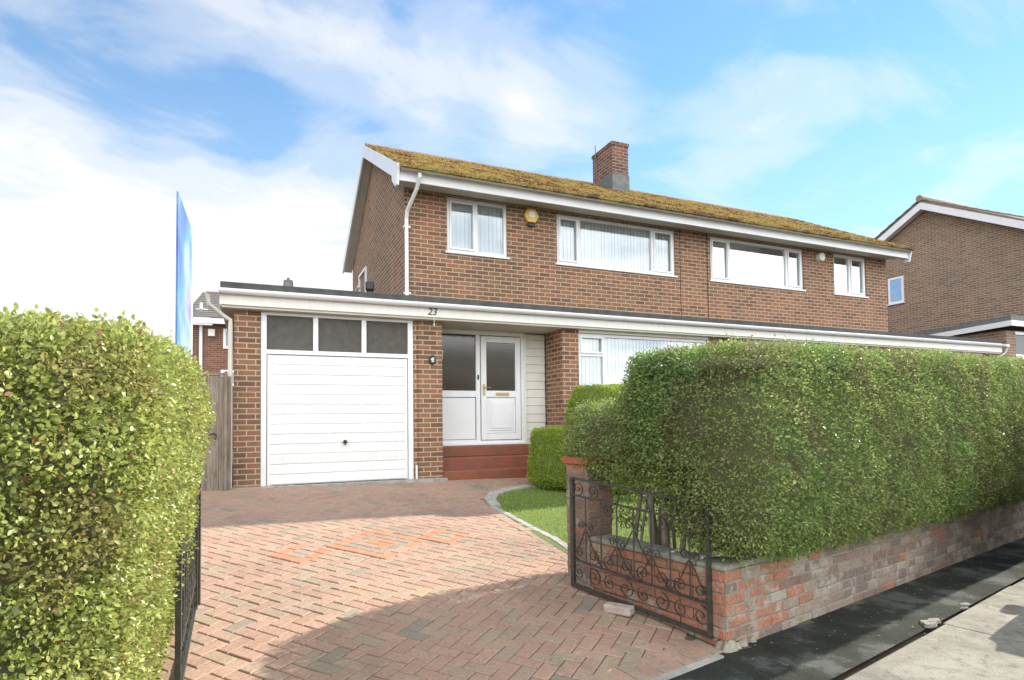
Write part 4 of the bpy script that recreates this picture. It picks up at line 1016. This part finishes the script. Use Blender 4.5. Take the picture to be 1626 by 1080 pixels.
    sc.box(2.78, 3.51, YD+.002, YD+.068, .43, .54); sc.box(2.72, 4.43, YD-.045, YD+.08, -.40, -.37); sc.box(2.78, 3.51, YD+.002, YD+.068, -.37, -.305); sc.box(3.585, 4.37, YD+.002, YD+.068, -.37, -.325)
    sco = sc.build('door_frame', M['white'], root, bevel=.004)
    MB(fx).box(2.79, 3.50, YD+.03, YD+.04, .545, 1.515).build('side_light', M['obscure'], sco)
    MB(fx).box(2.793, 3.497, YD+.022, YD+.05, -.295, .42).build('lower_panel', M['white'], sco)
    MB(fx).box(2.781, 3.509, YD+.052, YD+.06, -.303, .429).build('gasket', M['greyseal'], sco)
    dr = MB(fx); xa, xb = 3.60, 4.355; za, zc_ = -.315, 1.505; yy = YD-.012
    dr.box(xa, xa+.10, yy, YD+.05, za, zc_); dr.box(xb-.10, xb, yy, YD+.05, za, zc_); dr.box(xa+.10, xb-.10, yy, YD+.05, zc_-.11, zc_); dr.box(xa+.10, xb-.10, yy, YD+.05, .43, .545); dr.box(xa+.10, xb-.10, yy, YD+.05, za, za+.11)
    dro = dr.build('front_door', M['white'], root, bevel=.006)
    MB(fx).box(xa+.098, xb-.098, YD+.02, YD+.03, .54, zc_-.10).build('pane', M['obscure'], dro)
    pn = MB(fx); pn.box(xa+.106, xb-.106, YD+.008, YD+.045, za+.116, .424)
    pn.box(xa+.15, xb-.15, YD-.004, YD+.0075, za+.16, .38); pn.box(xa+.19, xb-.19, YD-.014, YD-.0045, za+.20, .34)
    pn.build('door_panel', M['white'], dro, bevel=.008)
    MB(fx).box(xa-.012, xb+.012, YD+.052, YD+.066, za-.008, zc_+.012).build('gasket', M['greyseal'], dro)
    MB(fx).box(xa+.09, xb-.09, YD+.047, YD+.0515, za+.1, .44).build('gasket', M['greyseal'], dro)
    lb_ = MB(fx); lb_.box(3.87, 4.12, yy-.012, yy-.001, .46, .515); lb_.build('letterbox', M['brass'], dro, bevel=.004)
    hn = MB(fx); hn.box(xa+.03, xa+.065, yy-.010, yy-.001, .46, .66); hn.tube([(xa+.048, yy-.008, .60), (xa+.048, yy-.05, .60), (xa+.16, yy-.05, .60)], .009, 8); hn.build('handle', M['brass'], dro, uv=False)
    bl = MB(fx); bl.box(3.535, 3.56, YD-.014, YD-.001, .74, .82); bl.build('bell_push', M['black'], sco)
    cd = MB(fx); z = -.62
    while z < 1.58:
        z1 = min(z+.148, 1.584); cd.add([(x, y, zz) for x in (4.435, 4.868) for (y, zz) in ((YD+.045, z), (YD+.034, z+.005), (YD+.045, z1-.001), (YD+.1, z1-.001), (YD+.1, z))], [(0,1,2,3,4),(9,8,7,6,5)]+[(i, (i+1) % 5, 5+(i+1) % 5, 5+i) for i in range(5)]); z += .15
    cd.build('cladding', M['cream'], root, uv=False)
    MB(fx).box(4.431, 4.47, YD-.005, YD+.018, -.60, 1.584).build('corner_trim', M['cream'], root)
    MB(fx).box(2.75, 4.86, 10.35, 10.38, -.5, 1.6).build('hall_lining', M['room'], root)
    # steps
    st = MB(fx)
    for (ya, z0_, z1_, xe) in ((9.42, -.58, -.402, 4.46), (9.18, -.80, -.58, 4.46), (8.93, -1.06, -.772, 4.30)):
        st.box(2.712, xe, ya, 9.64, z0_-.001, z1_-.002)
    st.build('front_steps', M['steps'], root, bevel=.012)
    return root, roof
M['moss'] = simple('roof_moss', (0.30, 0.19, 0.06), (0.14, 0.12, 0.04), 0.95, 30, 0.6)
hA, roofA = semi(ID, True)
hB, roofB = semi(MR, False)
# chimney
ch = MB(); ch.box(7.90, 8.36, 11.86, 12.76, 5.45, 6.70); cho = ch.build('chimney', M['mossbrick'], roofA)
c2 = MB(); c2.box(7.88, 8.38, 11.84, 12.78, 6.702, 6.775); c2.build('chimney_cap', M['mossbrick'], cho)
c3 = MB(); c3.box(7.885, 8.375, 11.845, 12.775, 5.40, 5.98); c3.build('flashing', M['lead'], cho)
for (x, y, h) in ((8.05, 12.15, .08), (8.2, 12.6, .07)): MB().cyl((x, y, 6.775), (x, y, 6.775+h), .10, .085, 14).build('chimney_pot', M['clay'], cho)
MB().tube([(7.89, 12.55, 6.3), (7.86, 12.55, 6.5), (7.86, 12.55, 6.95)], .015, 6).build('aerial_bracket', M['lead'], cho, uv=False)
# side window, flues on the lower roof
gwn = MB(); gwn.box(2.29, 2.329, 13.60, 13.66, 2.0, 3.6); gwn.box(2.29, 2.329, 14.5, 14.56, 2.0, 3.6); gwn.box(2.29, 2.329, 13.66, 14.5, 3.54, 3.6)
gwn.build('side_window', M['white'], hA); MB().tube([(2.27, 14.45, 3.32), (2.27, 15.3, 3.18), (2.27, 15.4, 2.1)], .03, 8).build('waste_pipe', M['white'], hA, uv=False)
fl = MB(); fl.cyl((1.76, 10, 1.9), (1.76, 10, 2.22), .05); fl.cyl((1.76, 10, 2.22), (1.76, 10, 2.26), .05, .075); fl.cyl((1.76, 10, 2.26), (1.76, 10, 2.38), .075)
fl.build('flue', M['black'], hA, uv=False)
fv = MB(); fv.cyl((.47, 10, 1.9), (.47, 10, 2.18), .05); fv.cyl((.47, 10, 2.16), (.47, 10, 2.30), .085, .07); fv.cyl((.47, 10, 2.30), (.47, 10, 2.345), .02)
fv.build('roof_vent', M['lead'], hA, uv=False)
# number, plaque, lantern, alarm boxes
text_mesh('23', .15, .004, 'house_number', M['black'], (2.50, 8.793, 1.712), hA, 0.25)
pq = MB(); n = 28; V = []
for yy, k in ((8.968, 1), (8.955, 1), (8.95, .86)): V += [(2.545+.058*k*math.cos(2*math.pi*i/n), yy, .985+.078*k*math.sin(2*math.pi*i/n)) for i in range(n)]
pq.add(V, [(i, (i+1) % n, n+(i+1) % n, n+i) for i in range(n)]+[(n+i, n+(i+1) % n, 2*n+(i+1) % n, 2*n+i) for i in range(n)]+[tuple(range(2*n, 3*n))])
pqo = pq.build('plaque', M['black'], hA, uv=False)
fw_ = MB()
for (dx, dz, r) in ((.0, .022, .013), (-.016, .008, .012), (.014, .004, .012), (-.004, -.018, .014), (.018, -.026, .010), (.022, .03, .008)):
    fw_.add([(2.545+dx+r*math.cos(t), 8.944, .985+dz+r*math.sin(t)) for t in np.linspace(0, 2*math.pi, 9)[:-1]]+[(2.545+dx, 8.9495, .985+dz)], [tuple(range(8))]+[(i, (i+1) % 8, 8) for i in range(8)])
fw_.build('flower_relief', M['white'], pqo, uv=False)
def lantern():
    r = MB(); x, y, z = 2.765, 9.30, 1.10
    r.tube([(2.712, y, z-.02), (2.73, y, z-.06), (2.75, y, z-.10), (x, y, z-.115)], .007, 6)
    for (a, b) in ((-1, -1), (1, -1), (1, 1), (-1, 1)): r.cyl((x+a*.028, y+b*.028, z-.10), (x+a*.045, y+b*.045, z+.06), .005, n=5)
    r.add([(x-.055, y-.055, z+.06), (x+.055, y-.055, z+.06), (x+.055, y+.055, z+.06), (x-.055, y+.055, z+.06), (x-.02, y-.02, z+.11), (x+.02, y-.02, z+.11), (x+.02, y+.02, z+.11), (x-.02, y+.02, z+.11)], [(3,2,1,0),(4,5,6,7),(0,1,5,4),(1,2,6,5),(2,3,7,6),(3,0,4,7)])
    r.cyl((x, y, z+.11), (x, y, z+.14), .01, .003); r.box(x-.03, x+.03, y-.03, y+.03, z-.115, z-.10); r.cyl((x, y, z-.115), (x, y, z-.16), .012, .002)
    o = r.build('wall_lantern', M['cream'], hA, uv=False)
lantern()
hx = MB(); pts = [(4.735+.15*math.cos(R(60*i)), 9.82, 3.86+.15*math.sin(R(60*i))) for i in range(6)]
hx.poly(pts, (0, .078, 0)); ab = hx.build('alarm_box', M['yellowbox'], hA, bevel=.012)
hx = MB(); hx.poly([(4.735+.07*math.cos(R(30*i)), 9.812, 3.875+.07*math.sin(R(30*i))) for i in range(12)], (0, .006, 0)); hx.build('badge', M['cream'], ab)
MB().box(4.67, 4.80, 9.83, 9.897, 3.66, 3.715).build('strobe', M['black'], ab, bevel=.01)
al = MB(); al.cyl((12.43, 9.898, 3.86), (12.43, 9.80, 3.86), .105, .095, 20); al.build('alarm_box', M['cream'], hB, uv=False)
al = MB(); al.tube([(6.62, 8.79, 1.5)]*1+[(6.62, 8.79, 1.55)], .01, 6)
cb_ = MB(); cb_.tube([(2.53, 8.80, 1.67), (2.535, 8.795, 1.55), (2.53, 8.79, 1.50)], .004, 5); cb_.cyl((2.53, 8.79, 1.53), (2.53, 8.79, 1.50), .012, n=8); cb_.build('light_pull', M['cream'], hA, uv=False)
# party wall cables
cbl = MB(); cbl.tube([(8.24, 9.89, 4.05), (8.24, 9.89, 1.95)], .006, 5); cbl.tube([(8.98, 9.89, 4.05), (8.98, 9.89, 1.95)], .006, 5); cbl.build('wall_cable', M['black'], hB, uv=False)

# ------------------------------------------------------------------ side gate left of the garage
sg = empty('side_gate', (-.75, 8.8, -.95)); tag(sg, 'weathered grey plank side gate between the left hedge and the garage', 'gate')
b = MB(); x = -1.35; 
while x < -.40: b.box(x, x+.145, 8.80, 8.825, -1.0, .66+random.uniform(-.004, .004)); x += .15
b.build('boards', M['wood'], sg, bevel=.004)
MB().box(-1.4, -.38, 8.79, 8.835, .665, .70).build('top_rail', M['wood'], sg, bevel=.004)
h_ = MB(); ring = [(-.52+.04*math.cos(t), 8.785, -.15+.04*math.sin(t)) for t in np.linspace(0, 6.28, 18)]; h_.tube(ring, .007, 6); h_.build('ring_handle', M['iron'], sg, uv=False)
fp = MB(); fp.box(-.385, -.355, 8.74, 8.83, -1.0, .72); fp.build('gate_post', M['wood'], sg, bevel=.004)

# ------------------------------------------------------------------ sale board seen edge-on behind the left hedge
def boardmat():
    mt, t, p, o = newmat('blue_board_print')
    n = noise(t, 1.7, 4, 0.5); r = ramp(t, [(0.35, (0.05, 0.11, 0.36)), (0.48, (0.08, 0.22, 0.46)), (0.58, (0.25, 0.33, 0.45)), (0.68, (0.20, 0.14, 0.34))]); L(t, n, r.inputs[0])
    L(t, r.outputs[0], p.inputs['Base Color']); p.inputs['Roughness'].default_value = 0.4; return mt
bd = empty('sale_board', (-.5, 5.3, -1.2)); tag(bd, 'tall blue board on a pale pole, seen edge-on above the left hedge', 'sign')
b = MB(); b.poly([(-.485, 4.50, .50), (-.475, 5.30, .50), (-.475, 5.30, 1.57), (-.485, 4.50, 1.585)], (-.012, 0, 0))
b.build('board', boardmat(), bd)
MB().box(-.515, -.470, 5.30, 5.345, -1.3, 1.60).build('post', M['cream'], bd, bevel=.003)

# ------------------------------------------------------------------ neighbour on the right
nb = empty('gabled_house', (22, 12.5, -1.2)); tag(nb, 'brown brick house at the far right whose windowed gable rises behind the pair', 'house')
GX = 21.4; wz = MB()
prof = [(9.9, -1.2), (15.9, -1.2), (15.9, 5.45), (12.75, 7.2), (9.9, 5.65)]
wz.add([(x, y, z) for x in (GX, GX+.25) for (y, z) in prof], [(0,1,2,3,4), (9,8,7,6,5)]+[(i, (i+1) % 5, 5+(i+1) % 5, 5+i) for i in range(5)])
wz.box(GX+.25, GX+7, 9.9, 10.15, -1.2, 5.6); wz.build('wall', M['brick_far'], nb)
r_ = MB(); xa, xb = 21.09, 28.5; 
r_.add([(x, y, z) for x in (xa, xb) for (y, z) in ((9.3, 5.52), (12.75, 7.40), (16.2, 5.52), (16.2, 5.60), (12.75, 7.50), (9.3, 5.60))], [(0,1,2,3,4,5)[::-1], (6,7,8,9,10,11)]+[(i, (i+1) % 6, 6+(i+1) % 6, 6+i) for i in range(6)])
nr = r_.build('roof', M['tile_brown'], nb)
# verge tiles give the stepped roof edge
vt = MB()
for sgn in (1, -1):
    for k in range(12):
        t0, t1 = k/12, (k+1)/12; y0, y1 = 12.75-sgn*3.5*t0, 12.75-sgn*3.5*t1; z0, z1 = 7.52-1.90*t0, 7.52-1.90*t1
        vt.add([(x, y, z) for x in (21.05, 21.35) for (y, z) in ((y0, z0), (y1, z1-.0), (y1, z1+.05), (y0, z0+.02))], [(0,1,2,3),(7,6,5,4),(0,4,5,1),(1,5,6,2),(2,6,7,3),(3,7,4,0)])
vt.tube([(21.0, 12.75, 7.55), (28.5, 12.75, 7.55)], .11, 12); vt.build('verge_tiles', M['tile_brown'], nr, uv=False)
v_ = MB()
for sgn in (1, -1):
    pts = [(12.75, 7.42), (12.75, 7.18), (12.75-sgn*3.42, 5.31), (12.75-sgn*3.42, 5.55)]
    v_.add([(x, y, z) for x in (21.06, 21.085) for y, z in pts], [(0,1,2,3), (7,6,5,4)]+[(i, (i+1) % 4, 4+(i+1) % 4, 4+i) for i in range(4)])
v_.build('bargeboard', M['white'], nb)
v_ = MB()
for sgn in (1, -1):
    pts = [(12.75, 7.27), (12.75, 7.24), (12.75-sgn*3.35, 5.41), (12.75-sgn*3.35, 5.44)]
    v_.add([(x, y, z) for x in (21.086, 21.398) for y, z in pts], [(0,1,2,3), (7,6,5,4)]+[(i, (i+1) % 4, 4+(i+1) % 4, 4+i) for i in range(4)])
v_.build('soffit', M['soffit'], nb)
wf = MB(); x0_, x1_ = GX-.03, GX-.002; a_, b_, c_, d_ = 13.62, 14.18, 4.14, 5.09
wf.box(x0_, x1_, a_, a_+.07, c_, d_); wf.box(x0_, x1_, b_-.07, b_, c_, d_); wf.box(x0_, x1_, a_+.07, b_-.07, d_-.07, d_); wf.box(x0_, x1_, a_+.07, b_-.07, c_, c_+.07); wf.box(x0_-.05, x1_, a_-.03, b_+.03, c_-.04, c_-.002)
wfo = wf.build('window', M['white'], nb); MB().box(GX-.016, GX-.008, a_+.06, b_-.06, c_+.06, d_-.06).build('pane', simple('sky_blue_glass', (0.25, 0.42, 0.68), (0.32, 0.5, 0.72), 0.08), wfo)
ng = empty('flat_roofed_garage', (19.8, 10, -1.2)); tag(ng, 'small brick garage with white fascia under a grey flat roof beside the far right gable', 'garage')
z_ = MB(); z_.box(18.72, 18.95, 9.22, 14, -1.2, 2.33); z_.box(18.95, 19.15, 9.22, 9.45, -1.2, 2.33); z_.box(21.1, 21.38, 9.22, 9.45, -1.2, 2.33); z_.build('wall', M['brick_far'], ng)
q = MB(); q.add([(18.52, 9.0, 2.56), (21.38, 9.0, 2.56), (21.38, 14, 2.30), (18.52, 14, 2.30), (18.52, 9.0, 2.70), (21.38, 9.0, 2.70), (21.38, 14, 2.46), (18.52, 14, 2.46)], [(0,3,2,1),(4,5,6,7),(0,1,5,4),(1,2,6,5),(2,3,7,6),(3,0,4,7)]); q.build('roof', M['lead'], ng)
q = MB(); q.add([(18.50, 8.98, 2.41), (18.50, 14, 2.17), (18.50, 14, 2.31), (18.50, 8.98, 2.555), (18.53, 8.98, 2.41), (18.53, 14, 2.17), (18.53, 14, 2.31), (18.53, 8.98, 2.555)], [(0,1,2,3),(7,6,5,4),(0,4,5,1),(1,5,6,2),(2,6,7,3),(3,7,4,0)])
q.box(18.53, 21.38, 8.975, 9.0, 2.41, 2.555); q.build('fascia', M['white'], ng)
q = MB(); q.box(19.15, 21.1, 9.28, 9.33, -1.1, 1.70); q.box(19.15, 19.22, 9.26, 9.34, 1.70, 2.3); q.box(19.15, 21.1, 9.26, 9.34, 2.24, 2.33); q.build('door', M['white'], ng)
MB().box(19.22, 21.1, 9.30, 9.31, 1.70, 2.24).build('glazing', M['obscure'], ng)

# ------------------------------------------------------------------ house behind on the left
def rear_house():
    root = empty('rear_house', (-3, 24.5, -.9)); tag(root, 'distant red brick house with grey tiled roof seen between hedge and garage', 'house')
    root.location = (0, 0, 0)
    an = R(-7); ox, oy = -1.2, 24.4; c, s = math.cos(an), math.sin(an)
    T = lambda u, v, z: (ox+u*c-v*s, oy+u*s+v*c, z)
    def bx(mb, u0, u1, v0, v1, z0, z1): mb.add([T(u, v, z) for z in (z0, z1) for (u, v) in ((u0, v0), (u1, v0), (u1, v1), (u0, v1))], [(0,3,2,1),(4,5,6,7),(0,1,5,4),(1,2,6,5),(2,3,7,6),(3,0,4,7)])
    w_ = MB(); bx(w_, -1.05, 2.2, 0, 6, -1, 3.72); w_.build('wall', M['brick_red'], root)
    r_ = MB(); k = 14; y0, z0, y1, z1 = -.35, 3.95, 3.0, 5.55
    for i in range(k):
        t0, t1 = i/k, (i+1)/k; a = (y0+(y1-y0)*t0, z0+(z1-z0)*t0); b = (y0+(y1-y0)*t1, z0+(z1-z0)*t1)
        r_.add([T(u, v, z) for u in (-1.2, 2.4) for (v, z) in ((a[0], a[1]), (b[0], b[1]), (b[0], b[1]+.02), (a[0], a[1]+.06))], [(0,1,2,3),(7,6,5,4),(0,4,5,1),(1,5,6,2),(2,6,7,3),(3,7,4,0)])
    r_.add([T(u, v, z) for u in (-1.2, 2.4) for (v, z) in ((3.0, 5.55), (6.3, 3.9), (6.3, 3.8), (3, 5.4))], [(0,1,2,3),(7,6,5,4),(0,4,5,1),(1,5,6,2),(2,6,7,3),(3,7,4,0)])
    rr = r_.build('roof', M['tile_grey'], root)
    v = MB(); bx(v, -.95, -.55, .4, .5, 4.32, 4.40); bx(v, -.80, -.72, .35, .45, 4.40, 4.62); v.build('roof_vent', M['white'], rr)
    g_ = MB(); bx(g_, -1.2, 2.4, -.42, -.33, 3.72, 3.92); g_.build('gutter', M['white'], root)
    d_ = MB(); bx(d_, -.72, -.62, -.08, -.002, -1, 3.72); d_.build('downpipe', M['white'], root)
    l_ = MB(); bx(l_, -.42, -.20, -.12, -.003, 3.30, 3.56); l_.build('alarm_box', M['cream'], root)
    for (u0, u1, z0, z1) in ((.08, .9, 2.85, 3.60), (.0, .9, 1.45, 2.05)):
        f_ = MB(); e = .09
        bx(f_, u0, u0+e, -.05, -.004, z0, z1); bx(f_, u1-e, u1, -.05, -.004, z0, z1); bx(f_, u0+e, u1-e, -.05, -.004, z1-e, z1); bx(f_, u0+e, u1-e, -.05, -.004, z0, z0+e); wn = f_.build('window', M['white'], root)
        p_ = MB(); bx(p_, u0+e*.8, u1-e*.8, -.03, -.010, z0+e*.8, z1-e*.8); p_.build('pane', simple('net_curtain_glass', (0.32, 0.36, 0.38), (0.22, 0.25, 0.27), 0.1), wn)
rear_house()

# ------------------------------------------------------------------ litter on the pavement
def scatter_leaves():
    V = []; F = []; T = []
    for _ in range(150):
        s_ = random.uniform(.1, 5); n = -abs(random.gauss(0, .32))-.01 if random.random() < .6 else random.uniform(-1.5, -.1)
        x, y = xy(s_, n); z = zpave(x, y)+.006; a = random.uniform(0, 6.28); l = random.uniform(.008, .028); c, q = math.cos(a), math.sin(a); i = len(V)
        V += [(x, y, z), (x+l*.5*c-l*.25*q, y+l*.5*q+l*.25*c, z+.004), (x+l*c, y+l*q, z+.001), (x+l*.5*c+l*.25*q, y+l*.5*q-l*.25*c, z+.005)]; F.append((i, i+1, i+2, i+3)); T += [random.random()]*4
    for _ in range(90):
        x = random.uniform(.3, 2.7); y = random.uniform(2.9, 4.4)
        if sn(x, y)[1] < .05: continue
        z = gz(x, y)+.006; a = random.uniform(0, 6.28); l = random.uniform(.008, .02); c, q = math.cos(a), math.sin(a); i = len(V)
        V += [(x, y, z), (x+l*.5*c-l*.25*q, y+l*.5*q+l*.25*c, z+.004), (x+l*c, y+l*q, z+.001), (x+l*.5*c+l*.25*q, y+l*.5*q-l*.25*c, z+.005)]; F.append((i, i+1, i+2, i+3)); T += [random.random()]*4
    me = bpy.data.meshes.new('fallen_leaves'); me.from_pydata(V, [], F); me.materials.append(attrmat('dry_leaf', 'tone', [(0, (0.30, 0.20, 0.08)), (0.5, (0.16, 0.10, 0.05)), (1, (0.20, 0.24, 0.07))], .8, 40, .1, 0))
    at = me.attributes.new('tone', 'FLOAT', 'POINT'); at.data.foreach_set('value', np.array(T, dtype=np.float32))
    o = bpy.data.objects.new('fallen_leaves', me); COL.objects.link(o); tag(o, 'tiny dry leaves scattered on the paving and dark pavement', 'leaves', kind='stuff')
scatter_leaves()
rb = MB(); s0, n0 = 1.80, -.60
for (ds, dn, r, h) in ((0, 0, .07, .022), (.13, .02, .06, .018), (.04, .05, .05, .016), (.75, .0, .04, .006), (.9, .03, .05, .006)):
    x, y = xy(s0+ds, n0+dn); z = zpave(x, y); m_ = 9; ph = random.uniform(0, 6)
    rr = [r*random.uniform(.65, 1.2) for _ in range(m_)]
    rb.add([(x+rr[i]*1.4*math.cos(ph+2*math.pi*i/m_), y+rr[i]*.6*math.sin(ph+2*math.pi*i/m_), z-.003) for i in range(m_)]+[(x+rr[i]*1.15*math.cos(ph+2*math.pi*i/m_), y+rr[i]*.45*math.sin(ph+2*math.pi*i/m_), z+h) for i in range(m_)], [tuple(range(m_, 2*m_))]+[(i, (i+1) % m_, m_+(i+1) % m_, m_+i) for i in range(m_)])
rbo = rb.build('pavement_patch', M['slab'], None, bevel=.004, kind='structure')

# ------------------------------------------------------------------ van parked half on the pavement, just out of the frame: its shadow falls into it
def van():
    root = empty('parked_van', (*xy(5.4, -1.75), -1.65)); tag(root, 'silver van parked half on the pavement beyond the right edge, throwing the curved shadow', 'van')
    P = lambda s_, n_, h: (*xy(s_, n_), zpave(*xy(s_, n_))+h)
    pr = [(3.42, .32), (3.36, .55), (3.40, .80), (3.50, 1.02), (3.95, 1.16), (4.50, 1.70), (4.8, 1.86), (6.2, 1.90), (7.6, 1.86), (7.75, 1.6), (7.82, .90), (7.80, .32)]
    b = MB()
    rows = []
    for (n_, ins, top) in ((-2.62, .0, 0), (-2.55, .02, 0), (-1.75, .0, .02), (-.97, .02, 0), (-.90, .0, 0)):
        edge = abs(n_+1.76) > .8
        rows.append([P(s_+(.03 if edge and i < 5 else 0), n_+(0 if not edge else (.0 if h < 1.0 else math.copysign(.13*(h-1.0)/.75, -1.76-n_))), h-(.03 if edge and h > 1 else 0)+top) for i, (s_, h) in enumerate(pr)])
    # shell with window holes: lower body closed, glasshouse as pillars and roof
    m_ = len(pr)
    for r in range(4):
        a, c = rows[r], rows[r+1]; i0 = len(b.v); b.v += a+c
        for i in range(m_-1):
            if i == 4 and r in (1, 2): continue       # windscreen
            if i == 9 and r in (1, 2): continue       # rear window
            b.f.append((i0+i, i0+i+1, i0+m_+i+1, i0+m_+i))
    for r_, n_ in ((rows[0], -2.62), (rows[4], -.90)):
        low = [r_[i] for i in (0, 1, 2, 3, 4)]+[P(7.82, n_, .98)]+[r_[11]]; i0 = len(b.v); b.v += low; b.f.append(tuple(range(i0, i0+len(low))))
        sg = 1 if n_ > -1.7 else -1
        for (sa, sb) in ((5.75, 5.90), (6.75, 6.90), (7.60, 7.80)):
            i0 = len(b.v); b.v += [P(sa, n_, .98), P(sb, n_, .98), P(sb, n_-sg*.12, 1.80), P(sa, n_-sg*.12, 1.80)]; b.f.append((i0, i0+1, i0+2, i0+3))
        i0 = len(b.v); b.v += [P(3.90, n_, 1.0), P(4.05, n_, 1.0), P(4.75, n_-sg*.12, 1.78), P(4.55, n_-sg*.10, 1.72)]; b.f.append((i0, i0+1, i0+2, i0+3))
    paint = simple('silver_paint', (0.42, 0.43, 0.45), (0.40, 0.41, 0.43), .3, metallic=.6)
    bo = b.build('body', paint, root, uv=False); sm = bo.modifiers.new('thick', 'SOLIDIFY'); sm.thickness = .02
    g = MB(); gl = glassmat('van_glass', (.8, .85, .85), .05)
    for n_, sg in ((-2.60, -1), (-.92, 1)):
        g.add([P(4.1, n_, 1.0), P(7.6, n_, 1.0), P(7.6, n_-sg*.12, 1.78), P(4.75, n_-sg*.12, 1.76)], [(0, 1, 2, 3)])
    g.add([P(3.97, -2.5, 1.17), P(3.97, -1.02, 1.17), P(4.49, -1.1, 1.68), P(4.49, -2.42, 1.68)], [(0, 1, 2, 3)]); g.build('windows', gl, root, uv=False)
    rbm = simple('tyre_rubber', (.02, .02, .02), None, .8)
    for s_ in (4.2, 7.0):
        for n_, sg in ((-2.60, -1), (-.92, 1)):
            w = MB(); w.cyl(P(s_, n_-sg*.10, .31), P(s_, n_+sg*.07, .31), .31, n=28); wo = w.build('wheel', rbm, root, bevel=.03)
            h = MB(); h.cyl(P(s_, n_+sg*.06, .31), P(s_, n_+sg*.075, .31), .19, .17, n=20); h.build('rim', paint, wo, bevel=.01)
    for n_ in (-2.4, -1.12):
        h = MB(); h.cyl(P(3.50, n_, .72), P(3.385, n_, .72), .11, .10, n=16); h.build('headlight', M['white'], root, bevel=.02)
    m2 = MB(); m2.box(0, 0, 0, 0, 0, 0) if False else None
    for n_, sg in ((-2.62, -1), (-.90, 1)):
        q = MB(); c = P(4.75, n_+sg*.09, 1.12); q.cyl(P(4.78, n_+sg*.09, 1.06), P(4.78, n_+sg*.09, 1.22), .07, .06, 12); q.cyl(P(4.8, n_-sg*.02, 1.08), P(4.8, n_+sg*.09, 1.10), .02); q.build('mirror', M['black'], root, bevel=.01)
van()

# ------------------------------------------------------------------ house across the road (mirrored in the door glass)
def opposite():
    root = empty('opposite_house', (13, -19, -2)); tag(root, 'brick house across the road, only seen mirrored in the front door glass', 'house')
    w = MB(); wall_open(w, 6.5, 19, -2.2, 3.2, -18.25, -18, [(8, 10.4, -.9, .4), (8, 10.4, 1.6, 2.8), (12, 13, -2.2, 0), (14.5, 17, -.9, .4), (14.5, 17, 1.6, 2.8)]); w.box(6.5, 19, -25, -24.8, -2.2, 3.2); w.box(6.5, 6.7, -24.8, -18.25, -2.2, 3.2); w.box(18.8, 19, -24.8, -18.25, -2.2, 3.2); w.build('wall', M['brick_far'], root)
    r = MB(); r.add([(x, y, z) for x in (6.2, 19.3) for (y, z) in ((-17.6, 3.15), (-21.5, 5.4), (-25.4, 3.15), (-25.4, 3.3), (-21.5, 5.55), (-17.6, 3.3))], [(0,1,2,3,4,5)[::-1], (6,7,8,9,10,11)]+[(i, (i+1) % 6, 6+(i+1) % 6, 6+i) for i in range(6)]); r.build('roof', M['tile_grey'], root)
    MB().box(6.2, 19.3, -17.6, -17.5, 3.05, 3.3).build('fascia', M['white'], root)
    for (a, b, c, d) in ((8, 10.4, -.9, .4), (8, 10.4, 1.6, 2.8), (14.5, 17, -.9, .4), (14.5, 17, 1.6, 2.8)):
        f = MB(); e = .08; f.box(a, a+e, -18.1, -18.02, c, d); f.box(b-e, b, -18.1, -18.02, c, d); f.box(a+e, b-e, -18.1, -18.02, d-e, d); f.box(a+e, b-e, -18.1, -18.02, c, c+e); f.box((a+b)/2-.04, (a+b)/2+.04, -18.1, -18.02, c+e, d-e)
        wn = f.build('window', M['white'], root); MB().box(a+.05, b-.05, -18.2, -18.15, c+.05, d-.05).build('pane', M['greyseal'], wn)
    MB().box(12.05, 12.95, -18.15, -18.08, -2.2, -.05).build('door', M['white'], root)
opposite()
